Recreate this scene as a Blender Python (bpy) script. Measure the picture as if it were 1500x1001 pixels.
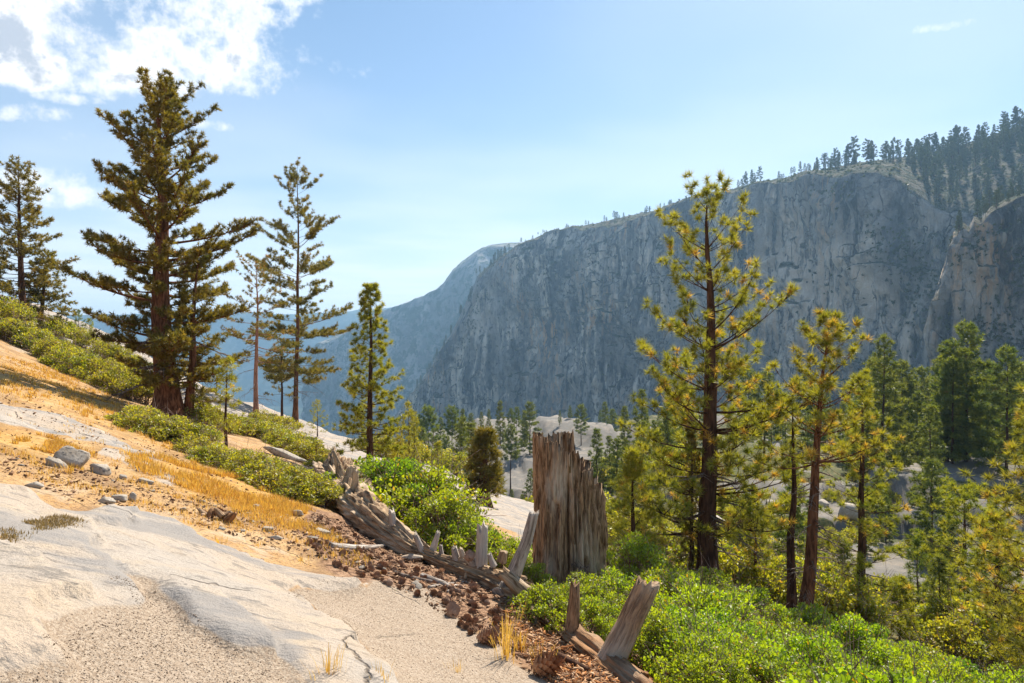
import bpy, math, random
import numpy as np
from mathutils import Vector
sc = bpy.context.scene
for o in list(bpy.data.objects): bpy.data.objects.remove(o)
R = math.radians
C = bpy.data.collections.new('place'); sc.collection.children.link(C)

# ------------------------------------------------------------------ camera, sky, sun, exposure
EYE = 1.6; F = 1000.0; CX, CY = 750.0, 500.5          # focal length and centre in photograph pixels (1500 wide)
cam = bpy.data.cameras.new('camera'); cam.lens = 24; cam.sensor_width = 36; cam.clip_start = 0.05; cam.clip_end = 30000
camo = bpy.data.objects.new('camera', cam); C.objects.link(camo)
camo.location = (0, 0, EYE); camo.rotation_euler = (R(90), 0, 0); sc.camera = camo

SUN_AZ, SUN_EL = 28.0, 47.0                           # degrees right of the view axis, degrees up
w = bpy.data.worlds.new('World'); sc.world = w; w.use_nodes = True
wt = w.node_tree; wt.nodes.clear()
def N(t, kind, **kw):
    n = t.nodes.new(kind)
    for k, v in kw.items():
        if k.startswith('i_'): n.inputs[k[2:].replace('_', ' ')].default_value = v
        else: setattr(n, k, v)
    return n
sky = N(wt, 'ShaderNodeTexSky', sky_type='NISHITA', sun_disc=False, sun_elevation=R(SUN_EL), sun_rotation=R(SUN_AZ),
        altitude=1800, air_density=1.0, dust_density=2.4, ozone_density=3.0)
bg = N(wt, 'ShaderNodeBackground', i_Strength=0.074); wo = N(wt, 'ShaderNodeOutputWorld')
def mth(t, op, a, b=None, clamp=False, c=None):
    n = t.nodes.new('ShaderNodeMath'); n.operation = op; n.use_clamp = clamp
    for i, v in enumerate((a, b, c)):
        if v is None: continue
        if isinstance(v, (int, float)): n.inputs[i].default_value = v
        else: t.links.new(v, n.inputs[i])
    return n.outputs[0]
def mixc(t, fac, a, b, mode='MIX'):
    n = t.nodes.new('ShaderNodeMix'); n.data_type = 'RGBA'; n.blend_type = mode
    for s, v in ((n.inputs[0], fac), (n.inputs[6], a), (n.inputs[7], b)):
        if isinstance(v, (int, float)): s.default_value = v
        elif isinstance(v, tuple): s.default_value = (*v, 1) if len(v) == 3 else v
        else: t.links.new(v, s)
    return n.outputs[2]
# a thin broken layer of cumulus, laid out on a flat cloud deck (direction / height)
tc = N(wt, 'ShaderNodeTexCoord'); sep = N(wt, 'ShaderNodeSeparateXYZ'); wt.links.new(tc.outputs['Generated'], sep.inputs[0])
zc = mth(wt, 'MAXIMUM', sep.outputs[2], 0.03)
dx = mth(wt, 'DIVIDE', sep.outputs[0], zc); dy = mth(wt, 'DIVIDE', sep.outputs[1], zc)
cmb = N(wt, 'ShaderNodeCombineXYZ'); wt.links.new(dx, cmb.inputs[0]); wt.links.new(dy, cmb.inputs[1])
def wnoise(scale, det, rough, off=0.0):
    mp = N(wt, 'ShaderNodeMapping'); mp.inputs['Location'].default_value = (off, off * .7, 0.0); wt.links.new(cmb.outputs[0], mp.inputs[0])
    n = N(wt, 'ShaderNodeTexNoise', i_Scale=scale, i_Detail=det, i_Roughness=rough); wt.links.new(mp.outputs[0], n.inputs['Vector']); return n.outputs[0]
def blob(cx, cy, rx, ry, rot=0.0):
    ca, sa = math.cos(R(rot)), math.sin(R(rot))
    ax = mth(wt, 'SUBTRACT', dx, cx); ay = mth(wt, 'SUBTRACT', dy, cy)
    p = mth(wt, 'ADD', mth(wt, 'MULTIPLY', ax, ca), mth(wt, 'MULTIPLY', ay, sa)); q = mth(wt, 'SUBTRACT', mth(wt, 'MULTIPLY', ay, ca), mth(wt, 'MULTIPLY', ax, sa))
    d = mth(wt, 'ADD', mth(wt, 'POWER', mth(wt, 'ABSOLUTE', mth(wt, 'DIVIDE', p, rx)), 2.0), mth(wt, 'POWER', mth(wt, 'ABSOLUTE', mth(wt, 'DIVIDE', q, ry)), 2.0))
    return mth(wt, 'SUBTRACT', 1.0, d)
def deck(px, py): u, v = (px - CX) / F, (CY - py) / F; return u / v, 1 / v
field = None
for (px, py, rx, ry, rot, amp_) in [(110, 40, .85, .46, 0, 1.00), (230, 85, .70, .45, 0, 1.00), (20, 95, .55, .30, 0, 1.00), (300, 92, .35, .14, -10, 0.90), (30, 165, .34, .22, 0, 0.62), (95, 145, .16, .12, 0, 0.62), (110, 200, .3, .2, 0, 0.62), (300, 183, .12, .14, 0, 0.62),
                              (75, 285, .70, .75, 0, 0.80), (10, 260, .6, .6, 0, 0.80), (1392, 37, .11, .07, -20, 0.45), (390, 0, .25, .06, 0, 0.60), (320, 3, .1, .05, 0, 0.60)]:
    b = blob(*deck(px, py), rx, ry, rot); b = mth(wt, 'MAXIMUM', mth(wt, 'ADD', b, amp_ - 1.0), -1.5)
    field = b if field is None else mth(wt, 'MAXIMUM', field, b)
n1n = N(wt, 'ShaderNodeTexNoise', i_Scale=7.5, i_Detail=8.0, i_Roughness=.6); wt.links.new(tc.outputs['Generated'], n1n.inputs['Vector']); n1 = n1n.outputs[0]; n2 = wnoise(.7, 2.5, .45, 3.7); 
n1m = N(wt, 'ShaderNodeTexNoise', i_Scale=26.0, i_Detail=6.0, i_Roughness=.62); wt.links.new(tc.outputs['Generated'], n1m.inputs['Vector'])
cov = mth(wt, 'ADD', mth(wt, 'MULTIPLY', field, .37), mth(wt, 'ADD', mth(wt, 'MULTIPLY', mth(wt, 'SUBTRACT', n1, .5), 1.3), mth(wt, 'MULTIPLY', mth(wt, 'SUBTRACT', n1m.outputs[0], .54), 1.1)))
mr = N(wt, 'ShaderNodeMapRange', interpolation_type='SMOOTHSTEP'); mr.inputs[1].default_value = .0; mr.inputs[2].default_value = .42; wt.links.new(cov, mr.inputs[0])
thick = N(wt, 'ShaderNodeMapRange', interpolation_type='SMOOTHSTEP'); thick.inputs[1].default_value = .30; thick.inputs[2].default_value = .62; wt.links.new(mth(wt, 'ADD', cov, mth(wt, 'MULTIPLY', mth(wt, 'SUBTRACT', n1m.outputs[0], .5), .5)), thick.inputs[0])
ccol = mixc(wt, thick.outputs[0], (9.4, 9.3, 9.3), (4.6, 5.1, 5.9))
cir = N(wt, 'ShaderNodeMapRange', interpolation_type='SMOOTHSTEP'); cir.inputs[1].default_value = .30; cir.inputs[2].default_value = .72; cir.inputs[3].default_value = .08; cir.inputs[4].default_value = .30; wt.links.new(n2, cir.inputs[0])
s0 = N(wt, 'ShaderNodeHueSaturation', i_Hue=.488, i_Saturation=1.42, i_Value=1.0); wt.links.new(sky.outputs[0], s0.inputs['Color'])
veil = mth(wt, 'SUBTRACT', 1.0, mth(wt, 'EXPONENT', mth(wt, 'DIVIDE', mth(wt, 'MULTIPLY', mth(wt, 'ADD', cir.outputs[0], .25), -.31), zc)))
s1 = mixc(wt, veil, s0.outputs[0], (8.6, 8.9, 9.2)); s2 = mixc(wt, mr.outputs[0], s1, ccol)
wt.links.new(s2, bg.inputs[0]); wt.links.new(bg.outputs[0], wo.inputs[0])

sd = Vector((math.sin(R(SUN_AZ)) * math.cos(R(SUN_EL)), math.cos(R(SUN_AZ)) * math.cos(R(SUN_EL)), math.sin(R(SUN_EL))))
sun = bpy.data.lights.new('sun', 'SUN'); sun.energy = 5.0; sun.angle = R(0.5); sun.color = (1.0, 0.91, 0.77)
suno = bpy.data.objects.new('sun', sun); C.objects.link(suno); suno.rotation_euler = sd.to_track_quat('Z', 'Y').to_euler(); suno.location = (0, 0, 40)
vs = sc.view_settings; vs.view_transform = 'Standard'; vs.look = 'None'; vs.gamma = 1; vs.exposure = 0.9; vs.use_curve_mapping = False
cy = sc.cycles; cy.max_bounces = 5; cy.diffuse_bounces = 3; cy.glossy_bounces = 1; cy.transmission_bounces = 3; cy.volume_bounces = 0; cy.transparent_max_bounces = 4
cy.use_denoising = True; cy.use_adaptive_sampling = True; cy.adaptive_threshold = 0.012; cy.sample_clamp_indirect = 4; cy.caustics_reflective = False; cy.caustics_refractive = False
try: cy.denoiser = 'OPENIMAGEDENOISE'
except Exception: pass

# ------------------------------------------------------------------ number helpers
def _h(ix, iy, iz, seed):
    h = (ix.astype(np.int64) * 374761393 + iy.astype(np.int64) * 668265263 + iz.astype(np.int64) * 2147483647 + seed * 974711) & 0xffffffff
    h = ((h ^ (h >> 13)) * 1274126177) & 0xffffffff
    return ((h ^ (h >> 16)) & 0xffff) / 65535.0
def vn2(x, y, seed=0):
    x = np.asarray(x, float); y = np.asarray(y, float)
    ix = np.floor(x); iy = np.floor(y); fx = x - ix; fy = y - iy; ix = ix.astype(np.int64); iy = iy.astype(np.int64); z = np.zeros_like(ix)
    fx = fx * fx * fx * (fx * (fx * 6 - 15) + 10); fy = fy * fy * fy * (fy * (fy * 6 - 15) + 10)
    a = _h(ix, iy, z, seed); b = _h(ix + 1, iy, z, seed); c = _h(ix, iy + 1, z, seed); d = _h(ix + 1, iy + 1, z, seed)
    return ((a + (b - a) * fx) * (1 - fy) + (c + (d - c) * fx) * fy) * 2 - 1
def fbm(x, y, o=4, seed=0, g=.5):
    r = 0; a = 1; t = 0; x = np.asarray(x, float); y = np.asarray(y, float)
    for i in range(o):
        r = r + a * vn2(x, y, seed + i * 17); t += a; a *= g; x = x * 2.03 + 5.1; y = y * 2.03 - 3.7
    return r / t
def ss(a, b, x): t = np.clip((np.asarray(x, float) - a) / (b - a), 0, 1); return t * t * (3 - 2 * t)
def nrm(v): return v / np.maximum(np.linalg.norm(v, axis=-1, keepdims=True), 1e-9)

def polysd(poly, x, y):
    """signed distance to a polygon, positive inside"""
    P = np.array(poly, float); Q = np.roll(P, -1, 0); d = np.full(x.shape, 1e9); ins = np.zeros(x.shape, bool)
    for (ax, ay), (bx, by) in zip(P, Q):
        ex, ey = bx - ax, by - ay; t = np.clip(((x - ax) * ex + (y - ay) * ey) / (ex * ex + ey * ey + 1e-9), 0, 1)
        d = np.minimum(d, np.hypot(x - ax - t * ex, y - ay - t * ey))
        ins ^= ((ay > y) != (by > y)) & (x < (bx - ax) * (y - ay) / (by - ay + 1e-12) + ax)
    return np.where(ins, d, -d)

# ------------------------------------------------------------------ terrain height
def base_h(X, Y):
    z = -0.30 * X - 0.195 * Y + .004 * np.clip(-X - 10, 0, 30) ** 2
    Yr = 58 - 20 * ss(-12, 2, X); d = np.maximum(0, Y - Yr); z = z - np.minimum(.014 * d * d, 2.2 * d)
    z = np.maximum(z, -260 + 0 * z)
    zb = -25.5 + 12.5 * ss(-4, 12, X - (Y - 40) * .15) - 13 * ss(75, 185, Y) - 7 * ss(90, 200, Y) * ss(10, 60, X) * -0.6
    zb = zb - 200 * ss(0, -60, X + .16 * Y + 6) - 150 * ss(270, 600, Y)
    far = ss(25, 70, Y)
    zb = zb + far * (2.2 * fbm(X / 16, Y / 16, 4, 5) - .9 * np.abs(fbm(X / 5, Y / 5, 4, 6)) - .35 * np.abs(fbm(X / 1.7, Y / 1.7, 3, 16)))
    # granite domes and shelves beyond the gully
    def dome(cx, cy, rx, ry, h, p=1.0):
        q = 1 - ((X - cx) / rx) ** 2 - ((Y - cy) / ry) ** 2; return h * np.clip(q, 0, 1) ** p
    Ed = ss(0, .22, 1 - ((X - 3) / 33) ** 2 - ((Y - 192) / 47) ** 2 + .12 * fbm(X / 9, Y / 9, 3, 14)); zb = zb * (1 - Ed) + Ed * (-30.6 + (Y - 150) * .085 + 1.3 * fbm(X / 12, Y / 20, 4, 15)) + dome(20, 208, 15, 13, 3.0, .5)
    zb = zb - ss(225, 270, Y) * 10
    zb = zb + dome(25, 62, 13, 8, 2.2, .4) + dome(29, 44, 9, 6, 1.0, .4) + dome(46, 66, 12, 10, 3, .4) + dome(14, 52, 8, 6, 1.6, .4) + dome(38, 54, 6, 4, 2.0, .35)
    st_ = 2.6; q = zb / st_ + .5 * fbm(X / 14, Y / 14, 3, 77); fq = q - np.floor(q); zb = zb + ss(34, 45, Y) * st_ * .75 * (ss(.62, .95, fq) - fq)
    k = 2.0; m = np.maximum(z, zb); e = np.minimum(np.abs(z - zb) / k, 8); return m + k * np.log1p(np.exp(-e)) * .6 * ss(9, 20, Y)
SLAB = [(-500, 690), (0, 703), (46, 713), (88, 742), (168, 741), (252, 759), (298, 787), (351, 804), (438, 822), (500, 838), (552, 849), (500, 857), (440, 853), (407, 864), (440, 882), (507, 916), (541, 957), (589, 987), (640, 1100), (-500, 1400)]
GRAV = [(67, 930), (140, 902), (200, 895), (190, 870), (158, 845), (215, 862), (260, 890), (310, 930), (360, 958), (400, 970), (480, 1015), (300, 1200), (-300, 1200), (-100, 990), (0, 980), (100, 980), (75, 945)]
SANDP = [(400, 864), (450, 850), (560, 848), (650, 885), (700, 935), (740, 965), (800, 1010), (820, 1200), (640, 1200), (589, 990), (541, 957), (507, 916), (440, 882)]
STRIP = [(-200, 575), (0, 590), (60, 602), (150, 632), (225, 663), (245, 682), (200, 674), (130, 655), (60, 632), (0, 618), (-200, 600)]
STRIP2 = [(150, 664), (230, 684), (285, 712), (255, 712), (190, 690), (140, 672)]
GRASS1 = [(176, 664), (272, 676), (345, 698), (400, 722), (468, 742), (480, 765), (420, 756), (330, 732), (270, 715), (200, 690)]
GRASS2 = [(-200, 605), (0, 622), (70, 640), (140, 668), (90, 668), (0, 652), (-200, 640)]
GRASS3 = [(-200, 520), (0, 520), (110, 548), (230, 612), (300, 640), (330, 680), (280, 668), (200, 640), (100, 602), (0, 575), (-200, 560)]
LITTER = [(455, 742), (520, 760), (590, 805), (680, 835), (760, 850), (860, 900), (960, 960), (1020, 1040), (800, 1040), (770, 985), (715, 960), (690, 925), (620, 890), (540, 850), (470, 822), (440, 785)]
def pix(X, Y, Z): Ys = np.maximum(Y, .3); return CX + F * X / Ys, CY - F * (Z - EYE) / Ys
def masks(X, Y):
    z0 = base_h(X, Y); px, py = pix(X, Y, z0)
    wx = fbm(X * 1.1, Y * 1.1, 4, 31); wy = fbm(X * 1.1, Y * 1.1, 4, 37); s = 26 * np.clip(6 / np.maximum(Y, 1), .3, 1.6)
    px = px + wx * s; py = py + wy * s * .6
    near = ss(26, 22, Y)
    sc_ = np.maximum(Y, .5) / F
    slab = ss(-.05, .05, polysd(SLAB, px, py) * sc_); grav = ss(-.06, .08, polysd(GRAV, px, py) * sc_)
    strip = np.maximum(ss(-.12, .12, polysd(STRIP, px, py) * sc_), ss(-.1, .1, polysd(STRIP2, px, py) * sc_))
    litter = ss(-.15, .2, polysd(LITTER, px, py) * sc_)
    g1 = ss(-.15, .15, polysd(GRASS1, px, py) * sc_); g2 = ss(-.15, .15, polysd(GRASS2, px, py) * sc_); g3 = ss(-.3, .3, polysd(GRASS3, px, py) * sc_)
    far = ss(27, 31, Y + .25 * X + 1.7 * np.clip(X + 7, 0, 10) + 3 * fbm(X / 5, Y / 5, 3, 44)) * ss(14, 2, X)
    fr = ss(.22, .42, fbm(X / 13, Y / 13, 4, 71)) * ss(30, 45, Y) * ss(-5, 8, X)
    def inel(cx, cy, rx, ry): return ss(0, .25, 1 - ((X - cx) / rx) ** 2 - ((Y - cy) / ry) ** 2 + .5 * fbm(X / 6, Y / 6, 3, 9))
    dm = np.maximum.reduce([inel(3, 190, 36, 52), inel(20, 208, 16, 15), inel(25, 62, 13, 8), inel(29, 44, 9, 6), inel(46, 66, 9, 8), inel(14, 52, 8, 6), inel(38, 54, 6, 4)]) * ss(20, 28, Y)
    rock = np.maximum.reduce([slab * near * (1 - grav), strip * near * .85, far, fr * .8, dm])
    return dict(rock=rock, grav=np.maximum(grav, .85 * ss(-.1, .12, polysd(SANDP, px, py) * sc_) * (1 - slab)) * near, litter=litter * near, grass=np.maximum.reduce([g1, g2 * .8, g3 * .6]) * near, grass1=g1 * near, veg=np.maximum(ss(8, 14, Y) * ss(1.2, 3.0, X), ss(60, 80, Y)), slab=slab * near, far=far)
def H(X, Y, M=None):
    X = np.asarray(X, float); Y = np.asarray(Y, float); sh = X.shape; X = np.atleast_1d(X); Y = np.atleast_1d(Y)
    M = M or masks(X, Y); z = base_h(X, Y)
    nr = ss(60, 20, Y)
    z = z + nr * (.10 * fbm(X / 2.2, Y / 2.2, 3, 1) + .035 * fbm(X * 1.3, Y * 1.3, 4, 2) * (1 - .75 * M['slab']))
    # exfoliation steps across the bare granite
    q = (X * .75 + Y * .66) * .8 + 1.5 * fbm(X / 1.9, Y / 1.9, 5, 3); fr_ = q - np.floor(q)
    z = z + nr * M['rock'] * (.035 + .085 * (fr_ - ss(.955, 1.0, fr_)) + .012 * fbm(X * 5, Y * 5, 4, 19))
    z = z - .02 * M['grav'] + .04 * M['litter'] * (1 + fbm(X * 4, Y * 4, 3, 8))
    q2 = (X * .2 + Y * .5) / 3 + 2.0 * fbm(X / 9, Y / 9, 3, 13); f2 = q2 - np.floor(q2)
    z = z + M['far'] * ss(25, 40, Y) * .35 * (f2 - ss(.85, 1, f2))
    z = z + ss(40, 60, Y) * M['rock'] * 1.1 * fbm(X / 5, Y / 7, 4, 21) 
    return z.reshape(sh) if sh else float(z[0])
_ts = np.geomspace(1.2, 400, 1500)
def G(px, py, lift=0.0):
    """where the sight line through a photograph pixel meets the ground"""
    u, v = (px - CX) / F, (CY - py) / F
    d = EYE + v * _ts - H(u * _ts, _ts) - lift; k = np.where(d < 0)[0]
    if len(k) == 0: t = 60.0
    else:
        i = k[0]; a, b = _ts[max(i - 1, 0)], _ts[i]
        da, db = d[max(i - 1, 0)], d[i]; t = a + (b - a) * (da / (da - db + 1e-9))
    return Vector((u * t, t, H(u * t, t)))
def at(px, Y): x = (px - CX) / F * Y; return Vector((x, Y, H(x, Y)))
def W(px, py, Y): return np.array(((px - CX) / F * Y, Y, EYE + (CY - py) / F * Y))

# ------------------------------------------------------------------ mesh helpers
def mesh(name, V, Fq, smooth=False, attrs=None, grain=None):
    V = np.ascontiguousarray(V, dtype=np.float32); Fq = np.ascontiguousarray(Fq, dtype=np.int32)
    me = bpy.data.meshes.new(name); me.vertices.add(len(V)); me.vertices.foreach_set('co', V.ravel())
    n, k = Fq.shape; me.loops.add(n * k); me.loops.foreach_set('vertex_index', Fq.ravel())
    me.polygons.add(n); me.polygons.foreach_set('loop_start', np.arange(0, n * k, k, dtype=np.int32))
    if smooth: me.polygons.foreach_set('use_smooth', np.ones(n, bool))
    for a, val in (attrs or {}).items():
        at_ = me.attributes.new(a, 'FLOAT', 'POINT'); at_.data.foreach_set('value', np.ascontiguousarray(val, dtype=np.float32).ravel())
    if grain is not None:
        at_ = me.attributes.new('grain', 'FLOAT_VECTOR', 'POINT'); at_.data.foreach_set('vector', np.ascontiguousarray(grain, dtype=np.float32).ravel())
    me.update(calc_edges=True); return me
def obj(name, me, mat=None, parent=None, label=None, cat=None, group=None, kind=None, loc=None):
    o = bpy.data.objects.new(name, me); C.objects.link(o)
    if mat is not None and me is not None and not me.materials: me.materials.append(mat)
    if parent is not None: o.parent = parent
    if loc is not None: o.location = loc
    return tag(o, label, cat, group, kind)
def tag(o, label=None, cat=None, group=None, kind=None):
    for k, v in (('label', label), ('category', cat), ('group', group), ('kind', kind)):
        if v: o[k] = v
    return o
def copy_tree(o, label=None):
    c = o.copy(); C.objects.link(c)
    for ch in o.children:
        d = ch.copy(); C.objects.link(d); d.parent = c
        for g in ch.children: e = g.copy(); C.objects.link(e); e.parent = d
    if label: c['label'] = label
    return c
class MB:
    def __init__(s): s.V = []; s.Q = []; s.n = 0; s.A = []
    def add(s, V, Q, a=0.0):
        s.V.append(V); s.Q.append(np.asarray(Q) + s.n); s.n += len(V); s.A.append(np.full(len(V), a) if np.isscalar(a) else a)
    def mesh(s, name, smooth=True): return mesh(name, np.concatenate(s.V), np.concatenate(s.Q), smooth, {'tint': np.concatenate(s.A)})
def tube(P, r, n=6, cap=True):
    P = np.asarray(P, float); k = len(P); r = np.broadcast_to(np.asarray(r, float), (k,))
    T = np.gradient(P, axis=0); T = nrm(T); ref = np.array((0, 0, 1.0)) if abs(T[0, 2]) < .8 else np.array((1.0, 0, 0))
    A = nrm(np.cross(T, ref)); B = np.cross(T, A); a = np.arange(n) * 2 * np.pi / n
    V = P[:, None] + r[:, None, None] * (np.cos(a)[None, :, None] * A[:, None] + np.sin(a)[None, :, None] * B[:, None])
    i = np.arange(k - 1)[:, None] * n; j = np.arange(n)[None]; j2 = (j + 1) % n
    Q = np.stack([i + j, i + j2, i + n + j2, i + n + j], -1).reshape(-1, 4); V = V.reshape(-1, 3)
    if cap:
        V = np.vstack([V, P[-1:] + T[-1:] * r[-1] * .2]); c = len(V) - 1; o = (k - 1) * n
        Q = np.vstack([Q, [[o + x, o + (x + 1) % n, c, c] for x in range(n)]]) if False else Q
    return V, Q

# ------------------------------------------------------------------ materials
def mat(name):
    m = bpy.data.materials.new(name); m.use_nodes = True; t = m.node_tree; t.nodes.clear()
    out = N(t, 'ShaderNodeOutputMaterial'); return m, t, out
def noise(t, scale, det=4, rough=.55, vec=None, dist=0.0):
    n = N(t, 'ShaderNodeTexNoise', i_Scale=scale, i_Detail=det, i_Roughness=rough, i_Distortion=dist)
    if vec is not None: t.links.new(vec, n.inputs['Vector'])
    return n.outputs[0]
def ramp(t, v, a, b, lo=0.0, hi=1.0):
    n = N(t, 'ShaderNodeMapRange', interpolation_type='SMOOTHSTEP'); n.inputs[1].default_value = a; n.inputs[2].default_value = b; n.inputs[3].default_value = lo; n.inputs[4].default_value = hi
    t.links.new(v, n.inputs[0]); return n.outputs[0]
def coords(t, scale=(1, 1, 1), kind='Object'):
    c = N(t, 'ShaderNodeTexCoord'); m = N(t, 'ShaderNodeMapping'); m.inputs['Scale'].default_value = scale; t.links.new(c.outputs[kind], m.inputs[0]); return m.outputs[0]
def wpos(t, scale=(1, 1, 1)):
    c = N(t, 'ShaderNodeNewGeometry'); m = N(t, 'ShaderNodeMapping'); m.inputs['Scale'].default_value = scale; t.links.new(c.outputs['Position'], m.inputs[0]); return m.outputs[0]
def attr(t, name): return N(t, 'ShaderNodeAttribute', attribute_name=name).outputs['Fac']
def finish(t, out, col, rough=.85, bump=None, dist=.02, strength=.6, spec=.25):
    b = N(t, 'ShaderNodeBsdfPrincipled'); b.inputs['Specular IOR Level'].default_value = spec
    t.links.new(col, b.inputs['Base Color'])
    if isinstance(rough, (int, float)): b.inputs['Roughness'].default_value = rough
    else: t.links.new(rough, b.inputs['Roughness'])
    if bump is not None:
        bn = N(t, 'ShaderNodeBump', i_Strength=strength, i_Distance=dist); t.links.new(bump, bn.inputs['Height']); t.links.new(bn.outputs[0], b.inputs['Normal'])
    t.links.new(b.outputs[0], out.inputs[0])

def leaf_mat(name, c1, c2, c3, trans=.5, dry=.75, tr_tint=(1.25, 1.15, .4)):
    """leaf or needle: c1-c2 by plant and clump, c3 dry tips; lets light through"""
    m, t, out = mat(name); ti = attr(t, 'tint'); oi = N(t, 'ShaderNodeObjectInfo')
    col = mixc(t, ramp(t, ti, 0, .75), c1, c2); col = mixc(t, ramp(t, ti, dry, dry + .12), col, c3)
    col = mixc(t, mth(t, 'MULTIPLY', oi.outputs['Random'], .35), col, tuple(.5 * (a + b) for a, b in zip(c1, c3)))
    d = N(t, 'ShaderNodeBsdfDiffuse'); tr = N(t, 'ShaderNodeBsdfTranslucent'); gl = N(t, 'ShaderNodeBsdfGlossy', i_Roughness=.45); mx = N(t, 'ShaderNodeMixShader'); mx.inputs[0].default_value = trans
    t.links.new(col, d.inputs[0]); t.links.new(mixc(t, 1.0, col, tr_tint, 'MULTIPLY'), tr.inputs[0]); t.links.new(d.outputs[0], mx.inputs[1]); t.links.new(tr.outputs[0], mx.inputs[2])
    m2 = N(t, 'ShaderNodeMixShader'); m2.inputs[0].default_value = .04; gl.inputs[0].default_value = (1, 1, 1, 1); t.links.new(mx.outputs[0], m2.inputs[1]); t.links.new(gl.outputs[0], m2.inputs[2])
    t.links.new(m2.outputs[0], out.inputs[0]); return m
M_pine = leaf_mat('pine_needles', (.14, .20, .024), (.36, .36, .04), (.60, .38, .10), .6, .8)
M_fir = leaf_mat('dark_conifer_needles', (.085, .105, .02), (.25, .20, .034), (.36, .20, .06), .55, .8)
M_valley = leaf_mat('valley_conifer_needles', (.06, .12, .03), (.21, .25, .045), (.30, .18, .07), .55, .9)
M_rim = leaf_mat('rim_conifer_needles', (.03, .055, .022), (.075, .105, .034), (.15, .10, .05), .4, .95)
M_manz = leaf_mat('manzanita_leaves', (.15, .27, .02), (.35, .48, .03), (.62, .22, .05), .6, .93, (1.2, 1.22, .3))
M_manz2 = leaf_mat('ridge_shrub_leaves', (.20, .27, .03), (.45, .45, .045), (.46, .24, .06), .6, .92)
M_grass = leaf_mat('dry_grass_blades', (.58, .34, .06), (.78, .52, .09), (.46, .20, .04), .5, .8, (1.05, 1, .8))

def bark_mat(name, a, b, sc_=1.0, bd=.03):
    m, t, out = mat(name); v = coords(t, (9 * sc_, 9 * sc_, 1.6 * sc_)); n = noise(t, 1.6, 6, .65, v, .6); n2 = noise(t, 2.0 * sc_, 3)
    col = mixc(t, ramp(t, n, .35, .65), a, b); col = mixc(t, ramp(t, n2, .5, .75, 0, .4), col, tuple(x * 1.5 for x in b))
    finish(t, out, col, .95, n, bd, .9, .1); return m
M_bark = bark_mat('pine_bark', (.030, .017, .012), (.115, .062, .040))
M_barkred = bark_mat('reddish_bark', (.05, .022, .012), (.22, .10, .055))
M_barkpale = bark_mat('pale_red_bark', (.16, .07, .045), (.36, .19, .13))
M_twig = bark_mat('dead_twig_bark', (.10, .075, .06), (.24, .19, .16))
M_stem = bark_mat('shrub_stem_bark', (.12, .045, .03), (.36, .28, .24))

def grain(t, scl):
    g = N(t, 'ShaderNodeAttribute', attribute_name='grain'); m = N(t, 'ShaderNodeMapping'); m.inputs['Scale'].default_value = scl; t.links.new(g.outputs['Vector'], m.inputs[0]); return m.outputs[0]
def weathered(name, a, b, c, ring=1.0, scl=(14, 14, 1.2)):
    m, t, out = mat(name); v = grain(t, scl); n = noise(t, 1.5, 7, .68, v, .8); n2 = noise(t, 1.3, 4, .5, grain(t, (2, 2, .8)))
    n3 = noise(t, 40, 3, .6, grain(t, (1, 1, .08)))
    col = mixc(t, ramp(t, n, .34, .62), a, b); col = mixc(t, ramp(t, n2, .45, .68), col, c); col = mixc(t, ramp(t, n3, .55, .75, 0, .6), col, a)
    finish(t, out, col, .9, mth(t, 'ADD', n, mth(t, 'MULTIPLY', n3, .4)), .03, 1.0, .15); return m
M_stump = weathered('weathered_stump_wood', (.085, .045, .024), (.42, .28, .17), (.50, .41, .32), scl=(18, 18, 2.0))
M_silver = weathered('silver_grey_wood', (.15, .115, .09), (.50, .44, .39), (.58, .52, .46), scl=(22, 22, 2.0))
M_logw = weathered('bleached_log_wood', (.12, .07, .04), (.50, .36, .23), (.58, .47, .35), scl=(20, 20, 1.4))
M_rot = weathered('red_rotten_wood', (.09, .04, .02), (.36, .19, .09), (.34, .24, .16))

def granite(name, lichen=.5, scale=1.0):
    m, t, out = mat(name); p = coords(t, (scale,) * 3); n = noise(t, 3, 5, .6, p); n2 = noise(t, 60, 3, .7, p); n3 = noise(t, 9, 5, .65, p)
    col = mixc(t, ramp(t, n, .35, .7), (.36, .305, .24), (.45, .41, .36)); col = mixc(t, ramp(t, n2, .52, .72, 0, .55), col, (.16, .14, .13)); col = mixc(t, ramp(t, n3, .52, .68, 0, lichen), col, (.10, .10, .10))
    finish(t, out, col, .9, mth(t, 'ADD', n3, mth(t, 'MULTIPLY', n2, .3)), .02, .7, .2); return m
M_rockm = granite('granite_stone', .5, 3.0); M_rockd = granite('lichen_dark_granite', .95, 2.0)

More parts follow.
